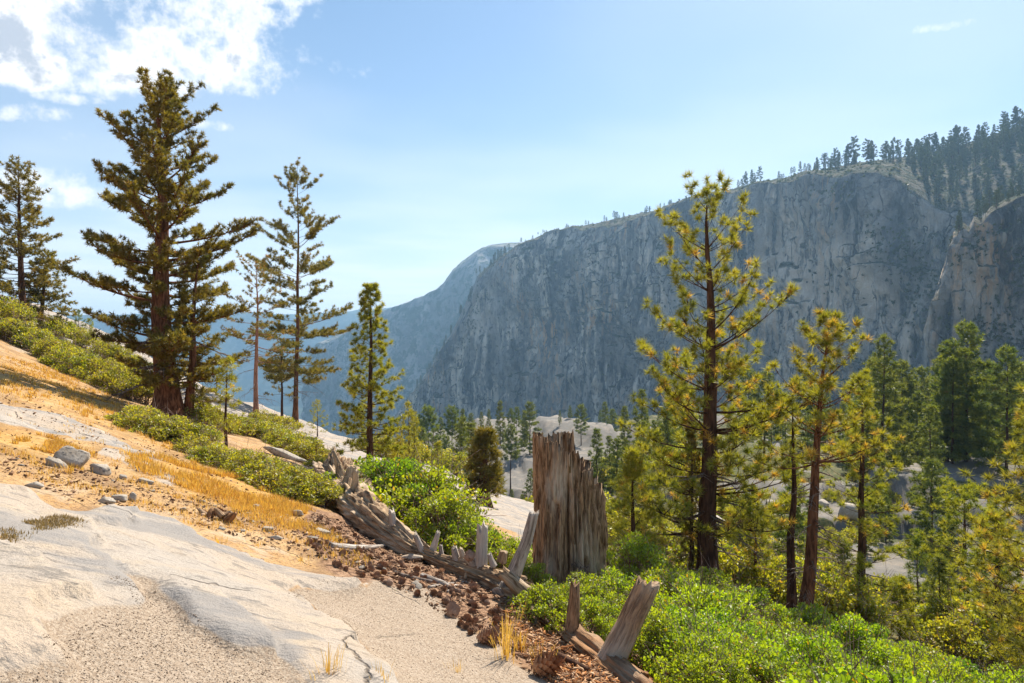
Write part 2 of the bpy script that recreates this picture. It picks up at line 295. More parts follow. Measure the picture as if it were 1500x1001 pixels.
def ground_mat():
    m, t, out = mat('granite_hillside_ground'); p = wpos(t); rk = attr(t, 'rock'); gv = attr(t, 'grav'); li = attr(t, 'litter'); gr = attr(t, 'grass'); vg = attr(t, 'veg'); fa = attr(t, 'far')
    nb = noise(t, .45, 5, .6, p); nm = noise(t, 2.4, 6, .62, p); nf = noise(t, 22, 5, .7, p); ng = noise(t, 95, 2, .6, p); ngr = noise(t, 48, 3, .75, p)
    st = noise(t, 1.0, 7, .68, wpos(t, (.7, 4.2, 4.0)), .7)     # streaks that run along the slab
    rock = mixc(t, ramp(t, nb, .38, .66), (.45, .365, .285), (.41, .365, .32))
    rock = mixc(t, ramp(t, nm, .52, .72, 0, .4), rock, (.48, .385, .27)); rock = mixc(t, ramp(t, st, .56, .70, 0, .7), rock, (.20, .19, .185))
    rock = mixc(t, ramp(t, ng, .58, .70, 0, .6), rock, (.15, .14, .13)); rock = mixc(t, ramp(t, nf, .60, .74, 0, .45), rock, (.22, .19, .155))
    vo = N(t, 'ShaderNodeTexVoronoi', feature='DISTANCE_TO_EDGE', i_Scale=.30); 
    dv = N(t, 'ShaderNodeVectorMath', operation='ADD'); nv = N(t, 'ShaderNodeTexNoise', i_Scale=1.4, i_Detail=5.0); t.links.new(p, nv.inputs['Vector']); t.links.new(wpos(t, (.8, 1.7, 1)), dv.inputs[0]); t.links.new(nv.outputs[1], dv.inputs[1]); t.links.new(dv.outputs[0], vo.inputs['Vector'])
    crack = mth(t, 'MULTIPLY', ramp(t, vo.outputs['Distance'], .0, .007, 1, 0), ramp(t, noise(t, .9, 3, .5, p), .44, .56)); rock = mixc(t, mth(t, 'MULTIPLY', crack, .8), rock, (.10, .075, .055))
    st2 = noise(t, 1.0, 6, .7, wpos(t, (2.2, 9.5, 9.0)), .5); nsp = noise(t, 38, 4, .75, p)
    rock = mixc(t, ramp(t, st2, .54, .63, 0, .7), rock, (.17, .155, .14)); rock = mixc(t, ramp(t, nsp, .57, .66, 0, .5), rock, (.17, .15, .135)); rock = mixc(t, ramp(t, nsp, .42, .34, 0, .5), rock, (.50, .44, .37))
    nbig = noise(t, .16, 6, .65, wpos(t, (1, 1, 2.2)), .6); rock = mixc(t, mth(t, 'MULTIPLY', vg, ramp(t, nbig, .47, .58, 0, .85)), rock, (.085, .085, .085)); nlg = noise(t, .8, 5, .6, wpos(t, (.6, 1.5, 1.5)), .4); rock = mixc(t, ramp(t, nlg, .49, .60, 0, .75), rock, (.25, .24, .235)); rock = mixc(t, ramp(t, nlg, .44, .32, 0, .5), rock, (.45, .35, .25))
    rock = mixc(t, mth(t, 'MULTIPLY', fa, ramp(t, nm, .45, .62, 0, .5)), rock, (.24, .22, .21)); rock = mixc(t, mth(t, 'MULTIPLY', vg, ramp(t, nb, .36, .62, .6, .95)), rock, (.165, .155, .14))
    soil = mixc(t, ramp(t, nm, .35, .68), (.44, .255, .105), (.54, .36, .18)); soil = mixc(t, ramp(t, nf, .49, .62, 0, .85), soil, (.17, .095, .05)); soil = mixc(t, ramp(t, nsp, .56, .66, 0, .7), soil, (.10, .06, .035)); soil = mixc(t, ramp(t, ng, .56, .7, 0, .55), soil, (.45, .39, .32)); soil = mixc(t, ramp(t, nb, .58, .72, 0, .7), soil, (.40, .345, .285))
    npt = noise(t, .75, 5, .65, p, .5); soil = mixc(t, ramp(t, npt, .48, .62, 0, .75), soil, (.25, .155, .085)); soil = mixc(t, ramp(t, npt, .42, .32, 0, .7), soil, (.50, .40, .29))
    grv = mixc(t, ramp(t, ngr, .42, .60), (.31, .235, .17), (.43, .35, .27)); grv = mixc(t, ramp(t, ng, .58, .66), grv, (.13, .095, .07)); grv = mixc(t, ramp(t, nm, .5, .7, 0, .3), grv, (.42, .34, .27))
    lit = mixc(t, ramp(t, nf, .40, .62), (.13, .07, .04), (.38, .23, .14)); lit = mixc(t, ramp(t, nm, .55, .75, 0, .6), lit, (.46, .32, .21))
    gra = mixc(t, ramp(t, nm, .35, .65), (.44, .24, .06), (.54, .33, .09)); gra = mixc(t, ramp(t, noise(t, 1.3, 5, .65, p, .4), .50, .62, 0, .7), gra, (.25, .14, .06)); gra = mixc(t, ramp(t, nf, .5, .7, 0, .7), gra, (.24, .12, .04))
    duff = mixc(t, ramp(t, nm, .4, .65), (.05, .065, .022), (.14, .12, .055)); duff = mixc(t, ramp(t, nb, .55, .7), duff, (.28, .20, .13))
    col = mixc(t, mth(t, 'MULTIPLY', gr, ramp(t, nf, .30, .55)), soil, gra); col = mixc(t, vg, col, duff)
    lm = ramp(t, mth(t, 'ADD', li, mth(t, 'MULTIPLY', mth(t, 'SUBTRACT', nm, .5), .9)), .35, .7); col = mixc(t, lm, col, lit)
    gm = ramp(t, mth(t, 'ADD', gv, mth(t, 'MULTIPLY', mth(t, 'SUBTRACT', nm, .5), .5)), .10, .34); col = mixc(t, gm, col, grv)
    rm = ramp(t, mth(t, 'ADD', rk, mth(t, 'MULTIPLY', mth(t, 'SUBTRACT', nm, .5), .55)), .40, .58); col = mixc(t, rm, col, rock)
    hb = mth(t, 'ADD', mth(t, 'MULTIPLY', nf, .55), mth(t, 'ADD', mth(t, 'MULTIPLY', nsp, .5), mth(t, 'MULTIPLY', st2, .7))); hb = mth(t, 'SUBTRACT', hb, mth(t, 'MULTIPLY', crack, 1.2))
    finish(t, out, col, .92, hb, .04, .8, .15); return m
M_ground = ground_mat()

def cliff_mat(name, tan=.5, veg=1.0):
    m, t, out = mat(name)
    s1 = noise(t, 1.0, 6, .62, wpos(t, (.060, .060, .006)), .35); s2 = noise(t, 1.0, 5, .6, wpos(t, (.16, .16, .012)), .3); s3 = noise(t, 1.0, 6, .68, wpos(t, (.022, .022, .012)), .5); s4 = noise(t, 1.0, 7, .7, wpos(t, (.09, .09, .07)), .8); s5 = noise(t, 1.0, 3, .5, wpos(t, (.007, .007, .007)))
    col = mixc(t, ramp(t, s3, .38, .62), (.12, .127, .14), (.42, .41, .40))
    s6 = noise(t, 1.0, 4, .55, wpos(t, (.011, .011, .009)), .4); smk = ramp(t, s6, .44, .56, .12, 1.0); s7 = noise(t, 1.0, 7, .72, wpos(t, (.05, .05, .045)), 1.2)
    col = mixc(t, ramp(t, s7, .50, .62, 0, .7), col, (.07, .075, .09)); col = mixc(t, ramp(t, s7, .44, .34, 0, .55), col, (.55, .52, .48))
    col = mixc(t, mth(t, 'MULTIPLY', mth(t, 'MULTIPLY', ramp(t, s1, .49, .58), ramp(t, s3, .36, .52)), smk), col, (.86, .79, .68))
    col = mixc(t, mth(t, 'MULTIPLY', ramp(t, s5, .46, .62), ramp(t, s2, .50, .62)), col, (.62, .40, .23) if tan > .4 else (.40, .30, .21))
    col = mixc(t, mth(t, 'MULTIPLY', ramp(t, s2, .45, .36, 0, .9), smk), col, (.03, .034, .042)); col = mixc(t, ramp(t, s1, .43, .34, 0, .85), col, (.04, .044, .052))
    col = mixc(t, ramp(t, s4, .54, .68, 0, .6), col, (.09, .095, .10)); col = mixc(t, ramp(t, s4, .40, .30, 0, .45), col, (.52, .49, .45))
    jv = N(t, 'ShaderNodeTexVoronoi', feature='DISTANCE_TO_EDGE', i_Scale=1.0); wv = N(t, 'ShaderNodeVectorMath', operation='ADD'); wn = N(t, 'ShaderNodeTexNoise', i_Scale=.05, i_Detail=4.0); t.links.new(wpos(t), wn.inputs['Vector']); t.links.new(wpos(t, (.055, .055, .018)), wv.inputs[0]); t.links.new(wn.outputs[1], wv.inputs[1]); t.links.new(wv.outputs[0], jv.inputs['Vector'])
    jo = mth(t, 'MULTIPLY', ramp(t, jv.outputs['Distance'], 0, .045, 1, 0), ramp(t, s3, .44, .56, 0, .9)); col = mixc(t, jo, col, (.035, .038, .045))
    pale = mth(t, 'MULTIPLY', ramp(t, s5, .50, .60), ramp(t, s3, .45, .58, 0, .35)); pl_ = mth(t, 'MULTIPLY', attr(t, 'pale'), ramp(t, mth(t, 'ADD', s1, s2), .88, 1.0)); pale = mth(t, 'MAXIMUM', pale, mth(t, 'MULTIPLY', pl_, .95)); col = mixc(t, pale, col, (.82, .74, .64))
    g = N(t, 'ShaderNodeNewGeometry'); sp = N(t, 'ShaderNodeSeparateXYZ'); t.links.new(g.outputs['Normal'], sp.inputs[0])
    up = ramp(t, mth(t, 'ADD', sp.outputs[2], mth(t, 'MULTIPLY', mth(t, 'SUBTRACT', s4, .5), .8)), .48, .66)
    top = mixc(t, ramp(t, s4, .45, .58), (.035, .055, .022), (.17, .155, .12)); col = mixc(t, mth(t, 'MULTIPLY', up, veg), col, top)
    finish(t, out, col, .95, mth(t, 'SUBTRACT', mth(t, 'ADD', mth(t, 'MULTIPLY', s4, 1.8), mth(t, 'ADD', s1, s2)), mth(t, 'MULTIPLY', jo, .8)), 7.0, 1.0, .1); return m
M_cliff = cliff_mat('dark_granite_cliff', .5); M_butt = cliff_mat('tan_granite_buttress', 1.0)
def far_mat(name, a, b, c):
    m, t, out = mat(name); n = noise(t, 1.0, 6, .65, wpos(t, (.012, .012, .004))); n2 = noise(t, 1.0, 6, .7, wpos(t, (.03, .03, .03)))
    col = mixc(t, ramp(t, n, .42, .6), a, b); col = mixc(t, ramp(t, n2, .46, .58), col, c); finish(t, out, col, .95, n2, 12, .8, .05); return m
M_far = far_mat('far_ridge_rock', (.16, .16, .16), (.36, .34, .32), (.05, .07, .04)); M_far2 = far_mat('far_forested_ridge', (.05, .07, .05), (.10, .11, .09), (.04, .06, .04))

# ------------------------------------------------------------------ the ground: one sheet out to the valley
ang = np.concatenate([np.linspace(-180, -52, 22, endpoint=False), np.linspace(-52, 48, 560, endpoint=False), np.linspace(48, 180, 22)])
rad = np.concatenate([np.geomspace(.8, 70, 430, endpoint=False), np.geomspace(70, 900, 130)])
ca = np.sin(np.radians(ang)); sa = np.cos(np.radians(ang))
GX = rad[:, None] * ca[None]; GY = rad[:, None] * sa[None]
back = GY < .3
Mk = masks(GX, np.maximum(GY, .3)); GZ = H(GX, np.maximum(GY, .3), Mk); GZ = np.where(back, GZ + .05 * (GY - .3), GZ)
na = len(ang); nr_ = len(rad); i = np.arange(nr_ - 1)[:, None] * na; j = np.arange(na - 1)[None]
Q = np.stack([i + j, i + na + j, i + na + j + 1, i + j + 1], -1).reshape(-1, 4)
V = np.stack([GX, GY, GZ], -1).reshape(-1, 3)
g_attr = {k: Mk[k].ravel() for k in ('rock', 'grav', 'litter', 'grass', 'veg', 'far')}
obj('ground', mesh('ground', V, Q[:, ::-1], True, g_attr), M_ground, kind='structure', label='granite hillside with pale slabs, dry soil and a wooded gully')

# ------------------------------------------------------------------ cliffs and far ridges
PALE = {'granite_cliff': [(1170, 420, 110, 95, 1.0), (1270, 450, 70, 90, .7), (700, 470, 30, 45, .7), (1010, 470, 50, 80, .5), (880, 380, 30, 40, .5), (850, 560, 120, 40, .35)], 'rock_buttress': [(1420, 430, 30, 60, .5)]}   # bleached patches of the face
def escarp(name, ctrl, sky_ctrl, n, rows, zbot, lean, back, amp, M, seed, label, cat='cliff', kind=None, fall=.02, group=None):
    """rock face: plan line and lip from ctrl (px, distance, lip row), then a shoulder that runs back to the skyline"""
    c = np.array(ctrl, float); q = np.linspace(c[0, 0], c[-1, 0], n); Yl = np.interp(q, c[:, 0], c[:, 1]); vl = (CY - np.interp(q, c[:, 0], c[:, 2])) / F
    Xl = (q - CX) / F * Yl; zl = EYE + vl * Yl; sz = np.median(Yl)
    arc = np.concatenate([[0], np.cumsum(np.hypot(np.diff(Xl), np.diff(Yl)))])
    zl = zl + amp * .6 * fbm(arc / (amp * 2.5), arc * 0, 4, seed + 3)
    t = np.linspace(0, 1, rows)[:, None]; tp = t ** .9
    Z = zbot + (zl[None] - zbot) * tp; X = np.repeat(Xl[None], rows, 0); Y = Yl[None] - (zl[None] - Z) * lean
    a = arc[None] / amp; h = Z / amp
    d = 1.3 * fbm(a / 5, h / 7, 3, seed) + .55 * np.abs(fbm(a / 1.3, h / 4.5, 4, seed + 1)) + .55 * np.abs(fbm((a + .7 * h) / 3.0, (h - .5 * a) / 5.0, 4, seed + 41)) + .30 * fbm(a * 2.2, h / 1.6, 4, seed + 2)
    led = h / 1.7 + 1.6 * fbm(a / 3, h / 3, 3, seed + 9); fl = led - np.floor(led); d = d + .5 * (fl - ss(.8, 1, fl)) * ss(-.2, .4, fbm(a / 4, h / 4, 3, seed + 12))
    d = d + .35 * np.abs(fbm(a * .9, h / 3.2, 4, seed + 21)) + .22 * np.abs(fbm(a * 4.2, h / 1.2, 3, seed + 22))
    d = d * amp * np.minimum(1, (1 - t) * 8 + .25)
    Tx = np.gradient(Xl); Ty = np.gradient(Yl); L = np.hypot(Tx, Ty); nx, ny = Ty / L, -Tx / L
    lat = amp * (.32 * fbm(h / 1.3, a / 6, 4, seed + 31) + .12 * fbm(h * 1.6, a / 2, 3, seed + 32)) * np.minimum(1, (1 - t) * 8); X = X + nx[None] * d - ny[None] * lat; Y = Y + ny[None] * d + nx[None] * lat
    s = np.array(sky_ctrl, float); Ysk = np.interp(q, s[:, 0], s[:, 1]); vsk = (CY - np.interp(q, s[:, 0], s[:, 2])) / F
    k = back; tb = np.linspace(0, 1, k + 1)[1:, None]; Xt, Yt = X[-1:], Y[-1:]
    Yb = Yt + (Ysk[None] - Yl[None]) * tb; Xb = Xt + ((q - CX) / F * Ysk - Xl)[None] * tb; zs = EYE + vsk * Ysk
    Zb = zl[None] + (zs - zl)[None] * tb ** .8 + amp * .25 * fbm(Xb / amp / 1.5, Yb / amp / 1.5, 4, seed + 5) * np.sin(np.pi * np.minimum(tb * 1.0, 1)) ** .5
    te = np.array([.3, 1.2, 3.5])[:, None]                                        # beyond the skyline it falls gently away
    X2 = Xb[-1:] + te * 0 + 0 * Xb[-1:]; Y2 = Yb[-1:] + te * sz * .25; Z2 = Zb[-1:] - te * sz * fall
    X, Y, Z = np.vstack([X, Xb, X2]), np.vstack([Y, Yb, Y2]), np.vstack([Z, Zb, Z2]); m = len(X)
    i = np.arange(m - 1)[:, None] * n; j = np.arange(n - 1)[None]
    Q = np.stack([i + j, i + j + 1, i + n + j + 1, i + n + j], -1).reshape(-1, 4); wp, wq = pix(X, Y, Z); pale = 0 * X
    for cx_, cy_, rx_, ry_, am in PALE.get(name, []): pale = np.maximum(pale, am * np.exp(-((wp - cx_) / rx_) ** 2 - ((wq - cy_) / ry_) ** 2))
    o = obj(name, mesh(name, np.stack([X, Y, Z], -1).reshape(-1, 3), Q, True, {'pale': pale}), M, label=label, cat=cat, kind=kind, group=group)
    def top(px, tb_):
        """a point on the shoulder: tb 0 at the lip, 1 on the skyline"""
        f = np.clip((px - q[0]) / (q[-1] - q[0]) * (n - 1), 0, n - 1.001); i0 = int(f); r = rows - 1 + tb_ * back; r0 = int(min(r, rows + back - 2)); fr = r - r0
        return Vector((X[r0, i0] * (1 - fr) + X[r0 + 1, i0] * fr, Y[r0, i0] * (1 - fr) + Y[r0 + 1, i0] * fr, Z[r0, i0] * (1 - fr) + Z[r0 + 1, i0] * fr))
    def face(px, tt):
        f = int(np.clip((px - q[0]) / (q[-1] - q[0]) * (n - 1), 0, n - 1)); r = int(tt * (rows - 1)); return Vector((X[r, f], Y[r, f], Z[r, f]))
    return o, top, face
LIP = [(540, 1520, 660), (585, 1420, 615), (600, 1370, 590), (625, 1320, 550), (640, 1300, 522), (660, 1280, 495), (683, 1265, 465), (695, 1260, 425), (702, 1255, 408), (722, 1240, 390), (745, 1215, 372), (770, 1190, 354), (800, 1150, 345), (870, 1060, 335), (930, 985, 322), (960, 945, 312), (1010, 890, 296), (1080, 810, 281), (1150, 730, 267), (1210, 670, 256), (1260, 625, 250),
       (1310, 590, 255), (1345, 570, 282), (1370, 560, 305), (1420, 550, 320), (1500, 530, 320), (1700, 480, 300), (2000, 430, 280)]
SKY = [(540, 1620, 650), (600, 1470, 586), (660, 1400, 492), (700, 1350, 404), (745, 1320, 370), (800, 1260, 343), (960, 1050, 309), (1080, 900, 277), (1210, 760, 248), (1260, 730, 240), (1310, 730, 232), (1345, 730, 228), (1400, 720, 214), (1450, 700, 201), (1500, 690, 186), (1700, 640, 140), (2000, 600, 90)]
cliff, ctop, cface = escarp('granite_cliff', LIP, SKY, 640, 240, -170, .16, 26, 17, M_cliff, 100, 'huge shaded grey granite cliff with dark water streaks across the valley')
BL = [(1366, 412, 640), (1371, 408, 560), (1374, 405, 480), (1378, 404, 462), (1380, 402, 415), (1390, 400, 404), (1393, 398, 374), (1400, 396, 366), (1402, 394, 338), (1411, 392, 326), (1418, 391, 333), (1426, 390, 318), (1436, 388, 322), (1450, 386, 306), (1480, 382, 292), (1510, 378, 284), (1600, 365, 262), (1800, 345, 250)]
BS = [(p, y + 60, v + (14 if p < 1400 else 2)) for p, y, v in BL]
butt, btop, bface = escarp('rock_buttress', BL, BS, 300, 190, -90, .10, 10, 13, M_butt, 200, 'rugged tan and grey rock buttress standing before the right end of the cliff', 'rock', fall=.5)
R2 = [(430, 2750, 720), (446, 2700, 612), (450, 2690, 552), (456, 2680, 520), (466, 2670, 505), (500, 2640, 492), (520, 2620, 480), (560, 2580, 461), (600, 2540, 446), (640, 2500, 430), (655, 2480, 410), (665, 2470, 396), (700, 2440, 372), (722, 2420, 361), (745, 2400, 358), (800, 2380, 356), (900, 2360, 340)]
escarp('mountain_ridge', R2, [(p, y + 200, v - 2) for p, y, v in R2], 260, 110, -420, .45, 8, 42, M_far, 300, 'hazy blue mountain ridge sloping down behind the cliff', 'mountain', 'structure')
R3 = [(-1500, 5200, 470), (-400, 5200, 462), (0, 5200, 468), (160, 5200, 466), (300, 5200, 458), (420, 5200, 464), (520, 5200, 459), (600, 5200, 452), (900, 5200, 440), (2600, 5200, 430)]
escarp('far_mountains', R3, [(p, y + 500, v - 3) for p, y, v in R3], 260, 60, -700, 1.2, 6, 90, M_far2, 400, 'pale distant forested mountain skyline in haze', 'mountain', 'structure')
vx = np.linspace(-5000, 5000, 60); vy = np.linspace(350, 5600, 50); VX, VY = np.meshgrid(vx, vy); VZ = -255 + 40 * fbm(VX / 300, VY / 300, 4, 51) - 160 * ss(500, 2500, VY)
i = np.arange(49)[:, None] * 60; j = np.arange(59)[None]; Q = np.stack([i + j, i + j + 1, i + 61 + j, i + 60 + j], -1).reshape(-1, 4)
obj('valley_floor', mesh('valley_floor', np.stack([VX, VY, VZ], -1).reshape(-1, 3), Q, True), M_far2, kind='structure')

# ------------------------------------------------------------------ trees
def needles(P, D, k, L, wdt, rng, spread=.9, tint=None):
    wdt = wdt * 1.45
    n = len(P); d = nrm(np.repeat(D, k, 0) * .55 + rng.normal(size=(n * k, 3)) * spread * .62); l = (L if np.isscalar(L) else np.repeat(L, k))
    ln = (l * rng.uniform(.65, 1.1, n * k))[:, None]; s = nrm(np.cross(d, rng.normal(size=(n * k, 3)))) * (wdt if np.isscalar(wdt) else np.repeat(wdt, k)[:, None])
    b = np.repeat(P, k, 0) + d * ln * .08; V = np.stack([b - s * .8, b + s * .8, b + d * ln], 1).reshape(-1, 3)
    tn = np.repeat(tint if tint is not None else rng.uniform(0, 1, n), k) + rng.normal(0, .08, n * k)
    return V, np.repeat(tn, 3)
def conifer(name, loc, Ht, r0, Rc, cb=.3, seed=0, nb=60, up=.35, e_low=-8, e_top=50, tl=.16, tk=18, dens=7.0, nw=.007, sub=1.0, lean=(0, 0), M=None, MBk=None, prof=.75, irr=.35, dead=0, gap=.0, dryness=0.0,
            label=None, group=None, sides=8, cat='tree', twigs=True, curve=0, crownshape=None, splay=.9, make=True, sectors=None):
    rng = np.random.default_rng(seed); K = 14; zz = np.linspace(0, 1, K)
    wob = np.stack([fbm(zz * 3 + seed, zz * 0, 2, 7), fbm(zz * 3 - seed, zz * 0, 2, 8)], 1) * Ht * .012
    T = np.stack([lean[0] * zz * Ht + wob[:, 0] - wob[0, 0] + curve * np.sin(zz * np.pi) * Ht, lean[1] * zz * Ht + wob[:, 1] - wob[0, 1], zz * Ht - .35 * (zz == 0)], 1)
    rr = r0 * ((1 - zz) ** .85 * .9 + .012) ; rr[0] = r0 * 1.5; rr[1] = max(rr[1], r0 * .92)
    wood = MB(); V_, Q_ = tube(T, rr, sides)
    if sides >= 8:
        a_ = np.tile(np.arange(sides), K); 
    wood.add(V_, Q_)
    def tp(z): return np.array([np.interp(z, zz, T[:, q]) for q in range(3)])
    Ps, Ds, Ts = [], [], []; deadb = MB(); ga = rng.uniform(0, 6.28)
    tufty = M is M_pine and Ht > 3.5
    zl = np.sort(cb + (1 - cb) * .985 * (np.arange(nb) + rng.uniform(-.4, .4, nb)).clip(0) / max(nb, 1))
    if gap: zl = zl + gap * np.sin(zl * 55 + seed) / 55
    if tufty and nb > 20: lv = np.round(zl * nb / 4.0) / (nb / 4.0); zl = np.clip(.72 * lv + .28 * zl, cb, .985)
    for bi, z in enumerate(zl):
        z = min(z, .985); t = (z - cb) / (1 - cb); ga += 2.399 + rng.normal(0, .4)
        pr = crownshape(t) if crownshape else ((1 - t) ** prof * (.72 + .28 * min(1, t * 5)))
        L = Rc * pr * rng.uniform(1 - irr, 1 + irr * .5) + .03 * Ht * .5
        if sectors is not None and rng.uniform() < sectors * (1 - t): L *= .35
        e = R(e_low + (e_top - e_low) * t ** 1.2 + rng.normal(0, 7)); p0 = tp(z); hd = np.array([math.cos(ga), math.sin(ga), 0])
        sg = np.linspace(0, 1, 6); bend = rng.normal(0, .12); sd_ = np.array([-hd[1], hd[0], 0])
        B = p0 + hd * (L * math.cos(e) * sg)[:, None] + np.array([0, 0, 1.0]) * (L * (math.sin(e) * sg + up * (sg ** 2.2) * .55))[:, None] + sd_ * (L * bend * sg ** 2)[:, None]
        br = max(.006 * Ht / 12, r0 * .15 * (L / (Rc + .01)) ** .9 * (1 - .4 * t)); 
        wood.add(*tube(B, br * (1 - sg * .85), 4 if sides < 8 else 5, False))
        nm_ = int(L * dens * (.35 if tufty else .7))
        for s in rng.uniform(.45, 1.0, nm_): pb = np.array([np.interp(s, sg, B[:, q]) for q in range(3)]); Ps.append(pb + rng.normal(0, tl * .2, 3)); Ds.append(nrm((B[-1] - B[0])[None])[0] * .5 + np.array([0, 0, .5])); Ts.append(0)
        # side twigs carrying the tufts
        ns = max(3, int(L * dens * sub * (.62 if tufty else .8))); s_ = rng.uniform(.22 if t < .7 else .08, 1.0, ns) ** .85; s_ = np.append(s_, [1.0, .97])
        for s in s_:
            pb = np.array([np.interp(s, sg, B[:, q]) for q in range(3)]); sl = L * rng.uniform(.16, .34) * (1.15 - s * .75) + tl * .4
            sgn = 1 if rng.uniform() < .5 else -1; dirb = nrm((B[-1] - B[-2])[None])[0]
            dv = dirb * rng.uniform(.5, 1.0) + sd_ * sgn * rng.uniform(.2, 1.1) * (1.0 - .8 * (s > .96)) + np.array([0, 0, 1.0]) * rng.normal(.12 + up * .45, .22); dv = dv / np.linalg.norm(dv)
            tip = pb + dv * sl
            if twigs and sl > tl * .7: wood.add(*tube(np.array([pb, pb + dv * sl * .5 - [0, 0, .03 * sl], tip]), [br * .32, br * .24, br * .12], 3, False))
            nt = (1 if sl < tl * 1.6 else 2) if tufty else max(1, int(round(sl * dens * .9)))
            for q in range(nt):
                f = 1 - q / max(nt, 1) * (.62 if tufty else .75); Ps.append(pb + dv * sl * f + rng.normal(0, tl * .16, 3)); Ds.append(dv * .8 + np.array([0, 0, .35])); Ts.append(0)
    for q in range(3): Ps.append(T[-1] + [0, 0, -.06 * q * tl * 4]); Ds.append(np.array([0, 0, 1.0])); Ts.append(0)
    P = np.array(Ps); D = nrm(np.array(Ds)); axd = np.hypot(P[:, 0] - np.interp(P[:, 2], T[:, 2], T[:, 0]), P[:, 1] - np.interp(P[:, 2], T[:, 2], T[:, 1]))
    tint = np.clip(.42 + .30 * fbm(P[:, 0] / Rc * 3 + seed, P[:, 2] / Rc * 3, 3, seed) + rng.normal(0, .13, len(P)) , 0, 1)
    tint = np.where(rng.uniform(size=len(P)) < dryness, .95, tint)
    nv, nt_ = needles(P, D, max(tk, 1) * (2 if tufty else 1), tl * (.88 if tufty else 1), nw * (1.0 if tufty else 1), rng, splay, tint)
    dm = None
    if dead:
        for q in range(dead):
            z = rng.uniform(.10, max(cb + .12, .3)); p0 = tp(z); g = rng.uniform(0, 6.28); L = Rc * rng.uniform(.25, .75); hd = np.array([math.cos(g), math.sin(g), 0]); sg = np.linspace(0, 1, 6)
            B = p0 + hd * (L * sg)[:, None] + np.array([0, 0, 1.0]) * (L * (-.30 * sg ** 1.5 * rng.uniform(.2, 1.6) + .05 * sg))[:, None] + rng.normal(0, .02 * L, (6, 3)) * sg[:, None]
            b0 = r0 * .11; deadb.add(*tube(B, b0 * (1.05 - sg * .85), 4, False))
            for s in rng.uniform(.3, .95, 7):
                pb = np.array([np.interp(s, sg, B[:, q_]) for q_ in range(3)]); dv = hd * .6 + np.array([-hd[1], hd[0], 0]) * rng.normal(0, .8) + np.array([0, 0, rng.normal(-.25, .35)])
                deadb.add(*tube(np.array([pb, pb + dv * L * .15, pb + dv * L * .28 + [0, 0, -.03 * L]]), [b0 * .4, b0 * .3, b0 * .12], 3, False))
        dm = deadb.mesh(name + '_dead')
    root = obj(name, None, label=label, cat=cat, group=group); root.location = loc; root.empty_display_size = .2
    obj('trunk', wood.mesh(name + '_wood'), MBk or M_bark, root)
    if tk: obj('crown', mesh(name + '_needles', nv, np.arange(len(nv)).reshape(-1, 3), False, {'tint': nt_}), M or M_pine, root)
    if dm: obj('dead_branches', dm, M_twig, root)
    return root
def put(px, py, top, lift=0.0):
    g = G(px, py); return g, (py - top) * g.y / F
def putY(px, Y, top): g = at(px, Y); py = CY - (g.z - EYE) / Y * F; return g, (py - top) * Y / F
def deg(d): return d
# the ridge on the left
g, h = put(36, 486, 240); conifer('juniper_tree', g, h, .24, h * .26, .10, 11, 110, .25, -12, 45, .20, 14, 6.5, .017, 1, (-.02, 0), M_fir, M_bark, .55, .5, label='tall dark conifer on the ridge at the left edge of the view')
g, h = put(57, 488, 372); conifer('juniper_tree', g, h, .17, h * .36, .22, 12, 50, .1, -25, 40, .20, 14, 6.5, .017, 1, (.10, 0), M_fir, M_bark, .5, .5, label='short leaning conifer beside the tall dark one on the ridge')
g, h = put(246, 612, 101)
h *= .925
conifer('juniper_tree', g, h, .46, h * .255, .10, 13, 132, .40, -14, 34, .16, 18, 10.5, .0125, 1.1, (-.03, 0), M_fir, M_barkred, .5, .75, dead=16, label='big old dark conifer with thick reddish trunk on the slope', sides=14, crownshape=lambda t: (1.0 - t) ** .38 * min(1, .62 + t * 1.8) * .92, sectors=.4)
g2 = g + Vector((.52, .35, -.12)); conifer('juniper_tree', g2, h * .52, .2, h * .115, .12, 14, 60, .25, -15, 45, .17, 15, 8.5, .012, 1, (.05, 0), M_fir, M_barkred, .5, .5, label='slimmer conifer growing against the right side of the thick trunk', dead=8)
g, h = put(375, 612, 385); conifer('juniper_tree', g, h, .19, h * .23, .36, 15, 38, .3, -18, 45, .17, 14, 7, .013, 1, (.0, 0), M_fir, M_barkpale, .35, .6, dead=14, dryness=.2, label='sparse conifer with bare pale reddish trunk between two taller trees')
g, h = put(432, 624, 228); h *= .97; conifer('pine_tree', g, h, .22, h * .22, .15, 16, 92, .30, -14, 48, .24, 20, 7.0, .013, 1, (.01, 0), M_fir, M_barkred, .62, .45, dead=14, label='tall slim dark pine with long right-hand branches above the bare slab', crownshape=lambda t: (1 - t) ** .62 * (.8 + .3 * math.sin(t * 31)), gap=.8)
g, h = put(413, 618, 500); conifer('pine_tree', g, h, .13, h * .26, .32, 17, 30, .2, -12, 45, .2, 14, 6, .013, 1, (0, 0), M_fir, M_bark, .5, .4, label='small dark pine just left of the tall slim pine')
g, h = put(331, 660, 528); conifer('pine_sapling', g, h, .055, h * .20, .22, 18, 30, .35, 0, 60, .13, 12, 8, .007, 1, (.02, 0), M_pine, M_bark, .6, .4, label='thin young pine standing among the bushes')
g, h = put(542, 702, 413); conifer('pine_tree', g, h * .98, .14, h * .175, .12, 19, 104, .30, -16, 55, .17, 20, 10.5, .0085, 1, (0, 0), M_pine, M_bark, .8, .4, dead=8, label='pointed green pine standing behind the fallen log root')
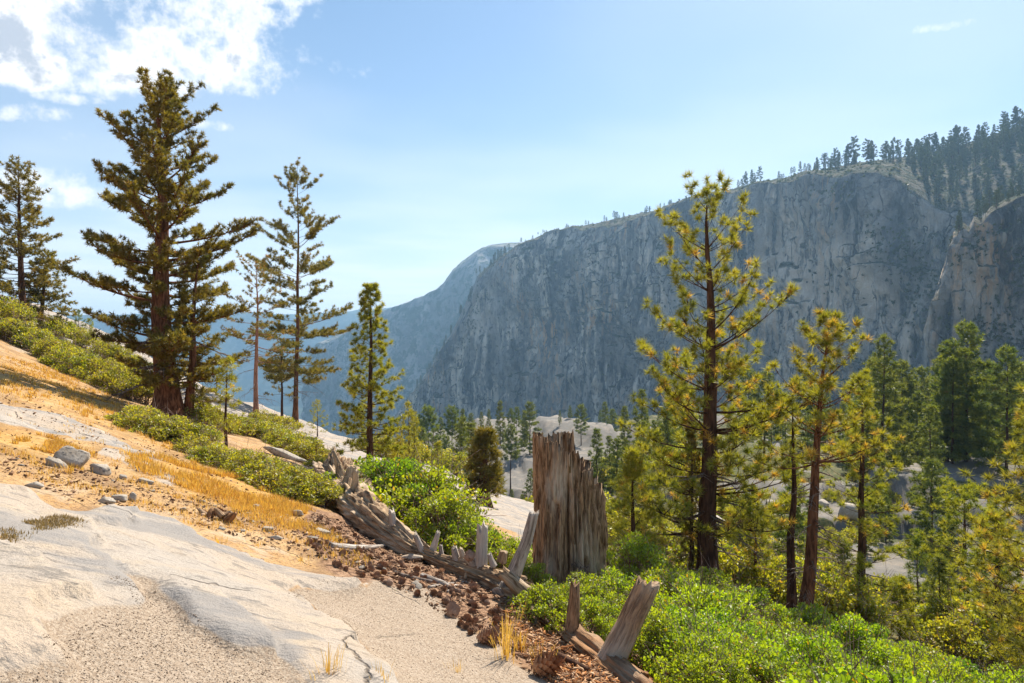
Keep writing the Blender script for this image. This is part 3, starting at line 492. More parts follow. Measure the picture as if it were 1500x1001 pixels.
for k, (px, py, tp_, hw, lab, M_) in enumerate([(115, 487, 455, .3, 'small pale green tree on the ridge skyline, taller of two', M_valley), (131, 492, 468, .32, 'small round tree on the ridge skyline, shorter of two', M_pine),
      (465, 640, 588, .34, 'small green tree peeping over the bare granite slope', M_pine), (599, 702, 592, .13, 'very slim young pine, left of a close pair', M_pine), (607, 702, 604, .15, 'very slim young pine, right of a close pair', M_pine), (641, 716, 650, .24, 'small sapling at the top edge of the pale slab', M_pine), (585, 705, 640, .25, 'little bushy pine beside the pointed green pine', M_pine)]):
    g, h = put(px, py, tp_); conifer('pine_sapling', g, h, h * .018, h * hw, .12, 30 + k, 30, .3, -5, 55, max(.12, h * .05), 14, 22 / max(h, 1.5), .004 + .0016 * h * .8, 1, (0, 0), M_, M_bark, .75, .35, label=lab, sides=5)
g, h = put(708, 738, 634); conifer('juniper_tree', g, h, .32, h * .24, .17, 40, 90, .05, -15, 40, .26, 13, 7, .016, 1, (.02, 0), M_fir, M_barkred, .5, .3, label='stout dark conifer with thick short trunk below the pale slab', crownshape=lambda t: (1 - t) ** .5 * .95)
# the slope on the right
g, h = put(1036, 866, 252)
h *= .955
conifer('pine_tree', g, h, .30, h * .245, .14, 57, 80, .48, -6, 38, .22, 26, 5.6, .0068, 1, (.004, 0), M_pine, M_bark, .62, .38, dead=18, gap=.9, dryness=.06, label='tall open pine with golden tufts, tallest on the right slope', sides=12, crownshape=lambda t: (1 - t) ** .60 * (.9 + .18 * math.sin(t * 26)) + .05, splay=1.0)
g2 = g + Vector((.35, .9, -.3)); conifer('pine_tree', g2, h * .64, .22, h * .20, .22, 51, 48, .45, -8, 40, .21, 24, 5.6, .007, 1, (.02, .0), M_pine, M_barkred, .5, .4, dead=14, dryness=.14, label='second pine with reddish trunk right behind the tallest open pine', gap=.5)
g, h = put(1016, 862, 640); conifer('fir_tree', g + Vector((0, .3, 0)), h, .08, h * .10, .03, 52, 60, .5, 20, 70, .12, 12, 9, .011, 1, (.0, 0), M_fir, M_bark, .4, .3, label='narrow dark young fir hugging the base of the tallest pine')
g, h = putY(926, 16, 668); conifer('pine_tree', g, h, .09, h * .28, .08, 53, 64, .45, -8, 60, .19, 22, 6.5, .0062, 1, (0, 0), M_pine, M_bark, .8, .35, dryness=.05, label='young yellow-green pine just right of the stump')
g, h = put(1160, 908, 588); root = conifer('dead_pine', g, h, .15, h * .10, .30, 54, 0, .1, -10, 10, .05, 0, 1, .001, .2, (.004, 0), M_fir, M_bark, .5, .5, dead=34, label='bare dead dark trunk with short twigs beside the leaning pine')
g, h = put(1178, 918, 476); conifer('pine_tree', g, h, .19, h * .17, .50, 55, 44, .55, -4, 45, .21, 24, 5.6, .0068, 1, (.068, 0), M_pine, M_barkred, .5, .45, dead=36, gap=.7, dryness=.12, label='slightly leaning pine with bare drooping lower limbs')
g, h = putY(1262, 20, 552); conifer('pine_tree', g, h, .17, h * .20, .06, 56, 76, .35, -14, 50, .20, 22, 5.6, .0068, 1, (.003, 0), M_pine, M_bark, .7, .45, dead=16, dryness=.08, label='full golden-green pine right of the leaning pine', gap=.5)
g, h = putY(1106, 19, 752); conifer('fir_tree', g, h, .09, h * .24, .04, 57, 80, .15, -10, 55, .14, 14, 8, .007, 1, (0, 0), M_pine, M_barkred, .75, .35, label='bushy young conifer between the tallest pine and the dead trunk', dryness=.1)
g, h = putY(1415, 27, 725); conifer('pine_tree', g, h, .17, h * .28, .42, 58, 46, .3, 0, 40, .24, 20, 5, .009, 1, (0, 0), M_pine, M_bark, .35, .4, label='flat-topped pine with bare trunk before the pale granite bench')
g, h = putY(1466, 20, 762); conifer('pine_tree', g, h, .17, h * .27, .22, 59, 64, .4, -5, 50, .21, 22, 5.5, .0068, 1, (0, 0), M_pine, M_bark, .55, .4, label='bushy green pine in the lower right corner of the valley', dryness=.12)
g, h = putY(1535, 14, 600); conifer('pine_tree', g, h, .17, h * .27, .18, 60, 74, .45, -12, 40, .20, 24, 5.6, .006, 1, (0, 0), M_pine, M_bark, .5, .4, label='pine cut off by the right edge of the view', dryness=.12)
for k, (px, Y, tp_, hw, lab) in enumerate([(1375, 22, 820, .26, 'dense dark young fir in the middle of the lower right thicket'), (1318, 21, 850, .24, 'small young fir left of the dense dark one in the thicket'), (1430, 24, 815, .26, 'young fir right of the dense dark one in the thicket'), (1236, 24, 800, .26, 'young fir growing at the foot of the golden-green pine'), (1500, 17, 880, .3, 'low young fir at the right edge above the bushes'), (1345, 30, 790, .2, 'young fir at the near edge of the pale granite bench'), (1085, 26, 740, .2, 'pale slim young conifer right of the tallest pine trunk'), (960, 25, 735, .24, 'young fir behind the yellow-green pine')]):
    g, h = putY(px, Y, tp_); conifer('fir_tree', g, h, h * .017, h * hw, .04, 70 + k, 70, .1, -12, 50, .17, 14, 6.0, .009, 1, (0, 0), M_valley if k % 3 != 1 else M_pine, M_bark, .8, .3, label=lab, sides=6)

# valley trees: a few kinds, copied
def protos(nm, cfgs, M_, n0):
    out = []
    for k, c in enumerate(cfgs):
        o = conifer(nm, (0, 0, 0), 1.0, c['r'], c['R'], c['cb'], n0 + k, c['nb'], c['up'], c['el'], c['et'], c['tl'], c['tk'], c['de'], c['nw'], 1, (0, 0), M_, M_bark, c['pf'], .35, sides=5, twigs=c.get('tw', False))
        out.append(o)
    return out
fir_c = dict(r=.014, R=.17, cb=.06, nb=70, up=.05, el=-18, et=45, tl=.035, tk=12, de=60, nw=.0026, pf=.8)
pin_c = dict(r=.014, R=.19, cb=.30, nb=46, up=.35, el=-5, et=45, tl=.038, tk=12, de=60, nw=.0026, pf=.5)
VALL = protos('fir_tree', [fir_c, dict(fir_c, R=.14, nb=80), dict(fir_c, R=.21, pf=.6), pin_c, dict(pin_c, cb=.45, R=.16)], M_valley, 500)
rim_c = dict(r=.017, R=.17, cb=.16, nb=34, up=.2, el=-14, et=40, tl=.052, tk=11, de=34, nw=.0085, pf=.7)
RIM = protos('rim_pine', [rim_c, dict(rim_c, R=.22, cb=.30, pf=.5, nb=24), dict(rim_c, R=.13, cb=.08, pf=.9, nb=40), dict(rim_c, R=.19, cb=.40, pf=.45, nb=20)], M_rim, 520)
used = set()
def plant(src, k, loc, h, label, group, rs=random.Random(5)):
    p = src[k]; key = (id(src), k)
    o = p if key not in used else copy_tree(p); used.add(key)
    o.location = loc; s = rs.uniform(.9, 1.12); o.scale = (h * s, h * s, h); o.rotation_euler = (0, 0, rs.uniform(0, 6.28)); tag(o, label, 'tree', group); return o
rs = random.Random(11)
# trees standing on the granite dome in the middle distance
for px, Y, tp_, k in [(628, 160, 600, 3), (645, 185, 612, 0), (662, 175, 597, 4), (678, 190, 600, 1), (690, 200, 606, 2), (705, 205, 604, 0), (716, 210, 600, 1), (733, 190, 588, 1), (748, 200, 600, 4), (757, 205, 598, 3), (776, 180, 590, 2), (768, 195, 602, 0), (851, 195, 595, 3), (879, 215, 604, 0), (886, 225, 590, 1), (897, 220, 600, 2), (912, 215, 600, 0), (930, 210, 596, 4), (835, 215, 616, 2), (820, 205, 618, 1), (618, 150, 628, 1), (654, 150, 640, 0), (748, 150, 625, 4), (948, 200, 600, 1), (965, 190, 604, 0), (610, 170, 612, 2)]:
    g, h = putY(px, Y, tp_); plant(VALL, k, g, max(h, 4), 'slender green conifer standing on the pale granite dome in mid-valley', 'trees on the granite dome')
# gully between the slab and the dome
for _ in range(64):
    Y = rs.uniform(62, 150); px = rs.uniform(650, 1010); g = at(px, Y)
    if g.z < -60: continue
    plant(VALL, rs.choice((0, 1, 2, 0, 1)), g, rs.uniform(5, 11), 'bright green conifer crowding the gully below the granite dome', 'trees in the gully')
# forest on the bench at the right
for px, Y, tp_, k in [(1412, 74, 512, 1), (1364, 58, 596, 0), (1445, 88, 540, 1), (1330, 86, 560, 0), (1345, 80, 575, 1), (1385, 92, 520, 2), (1470, 80, 570, 0), (1492, 90, 535, 2), (1310, 90, 590, 1), (1292, 80, 528, 4), (1282, 78, 535, 3), (1430, 100, 530, 0), (1250, 95, 600, 0), (1235, 100, 590, 1), (1500, 70, 590, 1), (1457, 70, 600, 1), (1350, 100, 540, 2), (1400, 105, 545, 0), (1325, 70, 625, 2), (1215, 110, 600, 2), (1180, 120, 590, 0), (1150, 120, 585, 1), (1120, 130, 600, 2), (1090, 130, 580, 0), (1070, 125, 605, 1), (1530, 80, 560, 0), (1560, 90, 540, 1), (1130, 100, 600, 4), (1195, 95, 575, 3)]:
    g, h = putY(px, Y, tp_); plant(VALL, k, g, max(h, 5), {1412: 'tallest and darkest fir in front of the forest below the cliff', 1364: 'lone fir on the granite shelf in front of the forest', 1292: 'bare-stemmed tall pine left of the forest, right of two', 1282: 'bare-stemmed tall pine left of the forest, left of two'}.get(px, 'tall dark green conifer in the forest below the cliff'), 'forest on the valley bench')
rw = random.Random(77)
for _ in range(16):
    Y = rw.uniform(62, 88); px = rw.uniform(1240, 1520); g = at(px, Y); plant(VALL, rw.choice((0, 1, 2)), g, rw.uniform(7, 14), 'dark fir at the front edge of the forest behind the granite bench', 'forest on the valley bench')
for _ in range(34):
    Y = rs.uniform(90, 200); px = rs.uniform(1020, 1620); g = at(px, Y); plant(VALL, rs.choice((0, 1, 2, 3, 4)), g, rs.uniform(9, 17), 'tall dark green conifer in the forest below the cliff', 'forest on the valley bench')
for _ in range(16):
    Y = rs.uniform(27, 62); px = rs.uniform(940, 1500); g = at(px, Y); plant(VALL, rs.choice((0, 1, 2)), g, rs.uniform(2.5, 6.5), 'small green conifer on the wooded slope behind the near pines', 'small conifers on the wooded slope')
# along the cliff's skyline and down its wooded shoulder
px = 705.0
while px < 1640:
    tb = rs.uniform(.55, 1.0); sz = rs.uniform(7, 17) * (.8 + .5 * ss(900, 1300, px)) if px < 1250 else rs.uniform(11, 27); g = ctop(px, tb); g.z -= .4
    for _ in range(rs.choice((1, 1, 1, 2, 3))):
        plant(RIM, rs.choice((0, 0, 1, 1, 2, 3)), g + Vector((rs.uniform(-9, 9), rs.uniform(-4, 10), 0)), sz * rs.uniform(.5, 1.15), 'small dark pine on the skyline along the top of the cliff', 'pines on the cliff rim')
    px += rs.choice((3, 5, 7, 9, 14, 22)) if px < 1180 else rs.choice((2, 4, 5, 7, 9)) if px < 1380 else rs.choice((3, 4, 6))
for _ in range(95):
    px = 1335 + 300 * rs.uniform(0, 1) ** 1.1; g = ctop(px, rs.uniform(.05, .95)); g.z -= .5
    plant(RIM, rs.choice((0, 2, 2, 2, 1)), g, rs.uniform(10, 23), 'dark pine on the wooded shoulder above the right end of the cliff', 'pines on the wooded shoulder')
for _ in range(36):
    px = rs.uniform(1400, 1640); g = btop(px, rs.uniform(.0, 1.0)); plant(RIM, rs.choice((0, 2, 3)), g, rs.uniform(5, 12), 'small pine clinging to the top of the tan buttress', 'pines on the buttress')
for _ in range(30):
    px = rs.uniform(590, 745); g = ctop(px, rs.uniform(0, .9)); g.z -= .5; plant(RIM, rs.choice((0, 2)), g, rs.uniform(10, 20), 'dark pine on the stepped left edge of the cliff', 'pines on the cliff edge')
for grp in (VALL, RIM):
    for k, p in enumerate(grp):
        if (id(grp), k) not in used:
            for ch in list(p.children): bpy.data.objects.remove(ch)
            bpy.data.objects.remove(p)
# dark brush clinging to ledges of the face: far off and uncountable
rng = np.random.default_rng(3); P = []; Lw = []
for (px, tt, n, sx, st_) in [(1270, .42, 90, 14, .03), (1330, .75, 160, 22, .05), (1300, .80, 60, 18, .04), (1230, .95, 40, 30, .02), (1180, .62, 30, 20, .05), (980, .60, 60, 20, .08), (880, .66, 60, 30, .08), (770, .7, 70, 25, .1), (850, .85, 70, 45, .05), (690, .8, 120, 18, .1), (640, .7, 140, 18, .2), (940, .35, 120, 40, .12), (1120, .35, 100, 60, .1), (760, .5, 90, 60, .15), (1340, .5, 160, 30, .12), (1010, .8, 40, 30, .06)]:
    for _ in range(n):
        a = px + rng.normal(0, sx); b = float(np.clip(tt + rng.normal(0, st_), .05, .995)); p = cface(a, b); P.append((p.x, p.y - 1, p.z + .8)); Lw.append(rng.uniform(1.2, 3.2))
for (px, tt, n, sx, st_) in [(1440, .55, 160, 25, .05), (1470, .33, 200, 30, .05), (1430, .9, 60, 20, .04), (1395, .62, 50, 6, .06), (1490, .75, 90, 20, .08)]:
    for _ in range(n):
        a = px + rng.normal(0, sx); b = float(np.clip(tt + rng.normal(0, st_), .05, .99)); p = bface(a, b); P.append((p.x, p.y - .6, p.z + .5)); Lw.append(rng.uniform(.8, 1.9))
for _ in range(900):
    a = rng.uniform(1000, 1640) if _ % 3 else rng.uniform(700, 1300); p = ctop(a, float(rng.uniform(0, 1.0))); P.append((p.x, p.y, p.z)); Lw.append(rng.uniform(.8, 3.0))
P = np.array(P); Lw = np.array(Lw); nv, nt_ = needles(P, np.tile([0, -.3, 1.0], (len(P), 1)), 16, Lw, Lw * .22, rng, 1.0)
obj('ledge_brush', mesh('ledge_brush', nv, np.arange(len(nv)).reshape(-1, 3), False, {'tint': nt_}), M_rim, kind='stuff', label='dark green brush clinging to ledges of the cliff face', cat='brush')

# ------------------------------------------------------------------ shrubs
def leaves(P, Nn, L, rng, fat=.62, tint=None):
    n = len(P); up = nrm(rng.normal(size=(n, 3)) * .55 + np.array([0, 0, .75])); sdv = nrm(np.cross(Nn, up)); a = nrm(np.cross(sdv, Nn)); L = (L * rng.uniform(.5, 1.3, n))[:, None]; wd = L * fat * .5
    fold = Nn * L * .10
    V = np.stack([P, P + a * L * .30 + sdv * wd * .85 + fold, P + a * L * .72 + sdv * wd * .8 + fold, P + a * L, P + a * L * .72 - sdv * wd * .8 + fold, P + a * L * .30 - sdv * wd * .85 + fold], 1).reshape(-1, 3)
    b = np.arange(n)[:, None] * 6; T = np.concatenate([b + [0, 1, 2], b + [0, 2, 3], b + [0, 3, 4], b + [0, 4, 5]], 1).reshape(-1, 3)
    t = tint if tint is not None else rng.uniform(0, 1, n); return V, T, np.repeat(t, 6)
def shrub(name, seed, wdt, hgt, n, L, M_, nst=16, lumps=38):
    rng = np.random.default_rng(seed); a = rng.uniform(0, 2 * np.pi, lumps); rr = np.sqrt(rng.uniform(0, 1, lumps)) * .88; el = np.sqrt(np.maximum(0, 1 - rr ** 2)) * rng.uniform(.45, 1.08, lumps)
    cen = np.stack([np.cos(a) * rr * wdt / 2, np.sin(a) * rr * wdt / 2, el * hgt * .92], 1); rad_ = rng.uniform(.07, .17, lumps) * wdt
    k = rng.integers(0, lumps, n); d = nrm(rng.normal(size=(n, 3)) + [0, 0, .35]); P = cen[k] + d * (rad_[k] * rng.uniform(.25, 1.0, n) ** .5)[:, None] * [1, 1, .75]; P[:, 2] = np.maximum(P[:, 2], .03 + .1 * rng.uniform(size=n) * hgt)
    Nn = nrm(d * .6 + rng.normal(size=(n, 3)) * .9); tl = np.clip(.45 + .34 * rng.normal(size=lumps)[k] + rng.normal(0, .2, n), 0, .9); tl = np.where(rng.uniform(size=n) < .035, 1.0, tl)
    lv, lt, la = leaves(P, Nn, L, rng, .66, tl); st_ = MB()
    for q in range(lumps):
        b0 = np.array([rng.normal(0, .06 * wdt), rng.normal(0, .06 * wdt), -.08]); c = cen[q]; md = (b0 + c) / 2 + rng.normal(0, .06, 3) * wdt * np.array([1, 1, .3]) - [0, 0, .10 * hgt]
        st_.add(*tube(np.array([b0, (b0 + md) / 2 + rng.normal(0, .015, 3), md, (md + c) / 2 + rng.normal(0, .02, 3), c]), np.array([.014, .012, .009, .006, .003]) * (wdt / 1.4), 4, False))
        for _ in range(7): e = c + rng.normal(0, 1, 3) * rad_[q] * .95; st_.add(*tube(np.array([md * .3 + c * .7, (c + e) / 2 + rng.normal(0, .01, 3), e]), np.array([.005, .004, .002]) * (wdt / 1.4), 3, False))
    for q in range(16):                                   # bare grey twigs that stick out of the leaves
        c = cen[rng.integers(0, lumps)]; e = c * rng.uniform(1.02, 1.2) + rng.normal(0, .06, 3) * wdt; md = (c + e) / 2 + rng.normal(0, .02, 3)
        st_.add(*tube(np.array([c * .7, md, e]), np.array([.006, .005, .002]) * (wdt / 1.4), 3, False))
    root = obj(name, None); root.empty_display_size = .2
    obj('stems', st_.mesh(name + '_stems'), M_stem, root); obj('foliage', mesh(name + '_leaves', lv, lt, False, {'tint': la}), M_, root); return root
def place(src, k, loc, s, label, group, rs=random.Random(9), zs=1.0):
    p = src[k % len(src)]; key = (id(src), k % len(src)); o = p if key not in used else copy_tree(p); used.add(key)
    o.location = loc; o.scale = (s, s, s * zs); o.rotation_euler = (0, 0, rs.uniform(0, 6.28)); return tag(o, label, 'shrub', group)
FG = [shrub('manzanita_shrub', 900 + k, 1.5, .80, 7000, .043, M_manz) for k in range(4)]
RG = [shrub('manzanita_shrub', 920 + k, 1.5, .72, 5200, .05, M_manz2) for k in range(3)]
LOGPX = [(492, 728, .44), (522, 762, .42), (560, 790, .34), (610, 818, .26), (665, 838, .22), (715, 858, .27), (765, 882, .30), (820, 925, .30), (880, 970, .28), (950, 1025, .25), (1010, 1085, .2)]
LOGP = [(G(a, b), r) for a, b, r in LOGPX]
def logx(Y):
    ys = [p.y for p, r in LOGP][::-1]; xs = [p.x for p, r in LOGP][::-1]; return float(np.interp(Y, ys, xs))
stump_p = at(836, 10.2)
pts = []; tries = 0; rt = random.Random(21)
while tries < 12000:
    tries += 1; Y = rt.uniform(3.6, 15.0); X = rt.uniform(.2, 13.0)
    if X < logx(Y) + (.62 if Y < 9 else .9) or X > .86 * Y + 1.2: continue
    if Y > 12.3 - .16 * X + 1.6 * (X < 4) or math.hypot(X - stump_p.x, Y - stump_p.y) < 1.1: continue
    if X < 2.2 and Y > 10.0: continue
    if all(math.hypot(X - a, Y - b) > .76 for a, b in pts): pts.append((X, Y))
for k, (X, Y) in enumerate(pts): place(FG, k, (X, Y, H(X, Y) - .06), rt.uniform(.8, 1.2) * (.68 if Y < 10 and X < 2.4 else 1), 'bright green leafy manzanita bush in the thicket right of the fallen log', 'manzanita thicket', zs=rt.uniform(.8, 1.15))
for px, py, s_, lab in [(806, 915, .62, 'small bush in front of the stump, beside the log'), (852, 905, .7, 'small bush hiding the foot of the stump'), (893, 905, .8, 'small bush right of the stump foot'), (868, 935, .55, 'low bush between the upright stub and the big broken limb'), (925, 930, .75, 'bush just behind the big broken limb'), (975, 965, .8, 'bush right of the big broken limb'), (1010, 1000, .8, 'bush at the bottom edge right of the log'), (1060, 985, .9, 'second bush at the bottom edge right of the log')]:
    g = G(px, py); place(FG, rt.randrange(4), g - Vector((0, 0, .05)), s_, lab, 'manzanita thicket', zs=1.0)
# big bright bush behind the log (built of several plants) and the rows on the ridge
ORD = 'first second third fourth fifth sixth seventh eighth ninth tenth eleventh twelfth thirteenth fourteenth fifteenth sixteenth seventeenth eighteenth nineteenth twentieth'.split()
def row(src, items, text, group, dz=.07, zs=1.0):
    for k, (px, py, s_) in enumerate(sorted(items)): place(src, rs.randrange(len(src)), G(px, py) - Vector((0, 0, dz)), s_, ORD[k] + ' from left ' + text, group, zs=zs)
row(FG, [(545, 752, 1.5), (580, 768, 1.6), (615, 785, 1.6), (648, 803, 1.15), (685, 817, .9), (722, 826, .75), (752, 833, .65)], 'of the front yellow-green bushes right behind the fallen log', 'bushes behind the fallen log')
row(FG, [(565, 740, 1.2), (605, 755, 1.15), (640, 780, .95), (540, 728, 1.0)], 'of the yellow-green bushes in the back row behind the log', 'bushes behind the fallen log')
row(RG, [(10, 500, 1.5), (35, 508, 1.6), (60, 520, 1.6), (82, 532, 1.5), (100, 545, 1.5), (122, 555, 1.5), (145, 565, 1.5), (168, 575, 1.5), (190, 585, 1.4), (212, 592, 1.4)], 'of the olive bushes in front row left of the big conifer', 'bushes along the left ridge')
row(RG, [(5, 480, 2.0), (25, 474, 1.6), (80, 496, 1.7), (100, 502, 1.7), (125, 511, 1.6), (150, 530, 1.6), (175, 540, 1.6), (200, 552, 1.5)], 'of the bushes along the ridge skyline left of the big conifer', 'bushes along the left ridge')
row(RG, [(195, 622, .9), (215, 632, 1.0), (240, 642, 1.0), (262, 650, 1.0), (285, 655, .95), (290, 668, .8), (312, 680, .8), (345, 688, .85), (365, 700, .9), (390, 712, .9), (415, 722, .9), (440, 732, .9), (460, 738, .8), (470, 728, .8)], 'of the bushes between the big conifer and the yellow grass', 'bushes below the big conifer', zs=.78)
row(RG, [(280, 622, 1.5), (300, 628, 1.4), (325, 632, 1.3), (350, 636, 1.3), (372, 640, 1.3), (392, 645, 1.3), (412, 655, 1.3), (432, 664, 1.3), (452, 672, 1.2), (475, 690, .9), (500, 703, .9), (525, 712, .8)], 'of the bushes leading from the conifer to the log root', 'bushes on the upper slope', zs=.75)
row(RG, [(380, 625, 1.5), (410, 635, 1.5), (440, 655, 1.0), (465, 672, .9)], 'of the bushes against the bare slab behind the slim pine', 'bushes on the upper slope', zs=.75)
for _ in range(85):
    Y = rs.uniform(18, 60); X = rs.uniform(3, .85 * Y); g = Vector((X, Y, H(X, Y) - .1)); place(RG, rs.randrange(3), g, rs.uniform(1.2, 2.6), 'dark green bush on the wooded slope below the pines', 'bushes on the wooded slope')
for _ in range(40):
    px = rs.uniform(600, 1000); Y = rs.uniform(48, 150); g = at(px, Y); place(RG, rs.randrange(3), g, rs.uniform(2, 4.5), 'low green bush in the gully below the granite dome', 'bushes in the gully')
for px, py in [(560, 690), (600, 680)]:
    place(RG, rs.randrange(3), at(px, 42) - Vector((0, 0, .1)), 2.2, 'low green bush on the far edge of the pale slab', 'bushes beyond the slab')

# ------------------------------------------------------------------ the stump
def stump():
    p = stump_p; Y = p.y; n, m = 320, 150; a = np.linspace(0, 2 * np.pi, n, endpoint=False); m1 = np.linspace(0, 1, m)
    ex, ey = np.cos(a), np.sin(a)                         # ex > 0: right side
    top_l = (CY - 640) / F * Y + EYE; base = p.z - .25; Hh = top_l - base
    # height of the broken rim by bearing: full on the left, torn away in steps to the right
    rim = 1.0 - .15 * ss(.20, .34, ex + .05 * fbm(a * 3, a * 0, 3, 4)) - .09 * ss(.74, .79, ex + .04 * fbm(a * 4, a * 0, 3, 5)) - .14 * ss(.90, .98, ex) + .015 * vn2(a * 6, a * 0, 3) + .012 * vn2(a * 19, a * 0, 6)
    rim = rim - .07 * ss(-.45, -.7, ey) * ss(-.50, -.20, ex) * ss(.40, .2, ex)   # a front sheet broken lower than the back
    Z = m1[:, None] * rim[None]; A = np.repeat(a[None], m, 0); r0 = .50
    prof = 1.02 - .05 * Z + .18 * np.exp(-Z * 9) + .10 * np.exp(-((Z - .5) / .16) ** 2) * ss(.3, 1, np.cos(A))
    an = np.stack([np.cos(A), np.sin(A)], -1)
    tw_ = .35 * fbm(Z * 2.2, A * 0, 2, 66); fl = fbm(an[..., 0] * 3.2 + an[..., 1] * 1.3 + tw_, an[..., 1] * 3.2 + Z * 1.1, 3, 61); f2 = np.abs(fbm(an[..., 0] * 10 + tw_ * 3, an[..., 1] * 10 + Z * 2.6, 4, 62)); f3 = fbm(an[..., 0] * 26 + tw_ * 5, an[..., 1] * 26 + Z * 9, 4, 63)
    cr = ss(.0, .07, np.abs(fbm(an[..., 0] * 6 + 9, an[..., 1] * 6 + Z * .5, 3, 64)))
    rr = r0 * prof * (1 + .20 * fl + .20 * (f2 - .2) + .05 * f3 - .08 * (1 - cr))
    rg = np.random.default_rng(12)
    for q in range(34):                                   # deep drying cracks, each with its own length and wander
        th = rg.uniform(0, 2 * np.pi); zc_, zl_ = rg.uniform(.1, .85), rg.uniform(.10, .38); wd_ = rg.uniform(.018, .05); ctr = th + .07 * fbm(Z * 5 + q * 3, A * 0, 3, 70 + q)
        dd = np.abs((A - ctr + np.pi) % (2 * np.pi) - np.pi); env = np.exp(-((Z - zc_) / zl_) ** 4); rr = rr - r0 * rg.uniform(.10, .26) * np.exp(-(dd / wd_) ** 2) * env
    for th, zc_, ra, rz_, dp in [(-1.1, .30, .10, .07, .30), (-1.25, .22, .08, .05, .22), (-2.0, .62, .06, .04, .16), (-.6, .55, .05, .035, .14)]:   # rot holes
        dd = np.abs((A - th + np.pi) % (2 * np.pi) - np.pi); rr = rr - r0 * dp * np.exp(-((dd / ra) ** 2 + ((Z - zc_) / rz_) ** 2) ** 2)
    V = np.stack([p.x - .02 + rr * np.cos(A) * .97, p.y + rr * np.sin(A) * .92, base + Z * Hh], -1)
    # inner wall going down into the hollow top
    k = 12; ins = []
    for q in range(1, k + 1):
        f = q / k; ri = rr[-1] * (1 - .30 * f - .45 * f * f) ; ins.append(np.stack([p.x - .02 + ri * np.cos(a) * .97, p.y + ri * np.sin(a) * .92, base + (rim - .38 * f ** .6 * (1 + .3 * vn2(a * 8, a * 0 + q, 2))) * Hh], -1))
    V = np.concatenate([V, np.array(ins)]); m_ = len(V); i = np.arange(m_ - 1)[:, None] * n; j = np.arange(n)[None]; j2 = (j + 1) % n
    Q = np.stack([i + j, i + j2, i + n + j2, i + n + j], -1).reshape(-1, 4)
    V = V.reshape(-1, 3) - np.array(p); me = mesh('stump_body', V, Q, True, grain=V)
    root = obj('tree_stump', None, label='tall weathered broken stump rising from the green bushes', cat='stump', loc=p)
    obj('body', me, M_stump, root)
    rng = np.random.default_rng(4)
    for q in range(14):                                   # splinters and slabs standing off the trunk
        th = rng.uniform(0, 2 * np.pi); z0 = rng.uniform(.05, .8); ix = int(th / (2 * np.pi) * n) % n; zt = min(z0 + rng.uniform(.1, .35), rim[ix] * 1.02); 
        if zt - z0 < .05: continue
        zz = np.linspace(z0, zt, 6); rb = np.array([rr[min(int(z / max(rim[ix], .01) * (m - 1)), m - 1), ix] for z in zz]) * 1.0
        P = np.stack([rb * math.cos(th) * .97 - .02, rb * math.sin(th) * .85, zz * Hh + base - p.z], 1) + rng.normal(0, .006, (6, 3))
        v, qd = tube(P, rng.uniform(.018, .04) * np.array([.6, 1, 1.1, .9, .7, .15]), 5); obj('splinter', mesh('stump_splinter', v, qd, True, grain=v), M_stump, root)
    # twiggy dead sprig at its foot
    tw = MB()
    for q in range(16):
        b = np.array([rng.uniform(-.1, .3), -.52, .55 + rng.uniform(-.2, .2)]); P = [b]
        for _ in range(5): P.append(P[-1] + rng.normal(0, .055, 3) + [.0, -.03, -.02])
        tw.add(*tube(np.array(P), np.linspace(.007, .003, 6), 4, False))
    obj('dead_sprig', tw.mesh('dead_sprig'), M_twig, root)
stump()

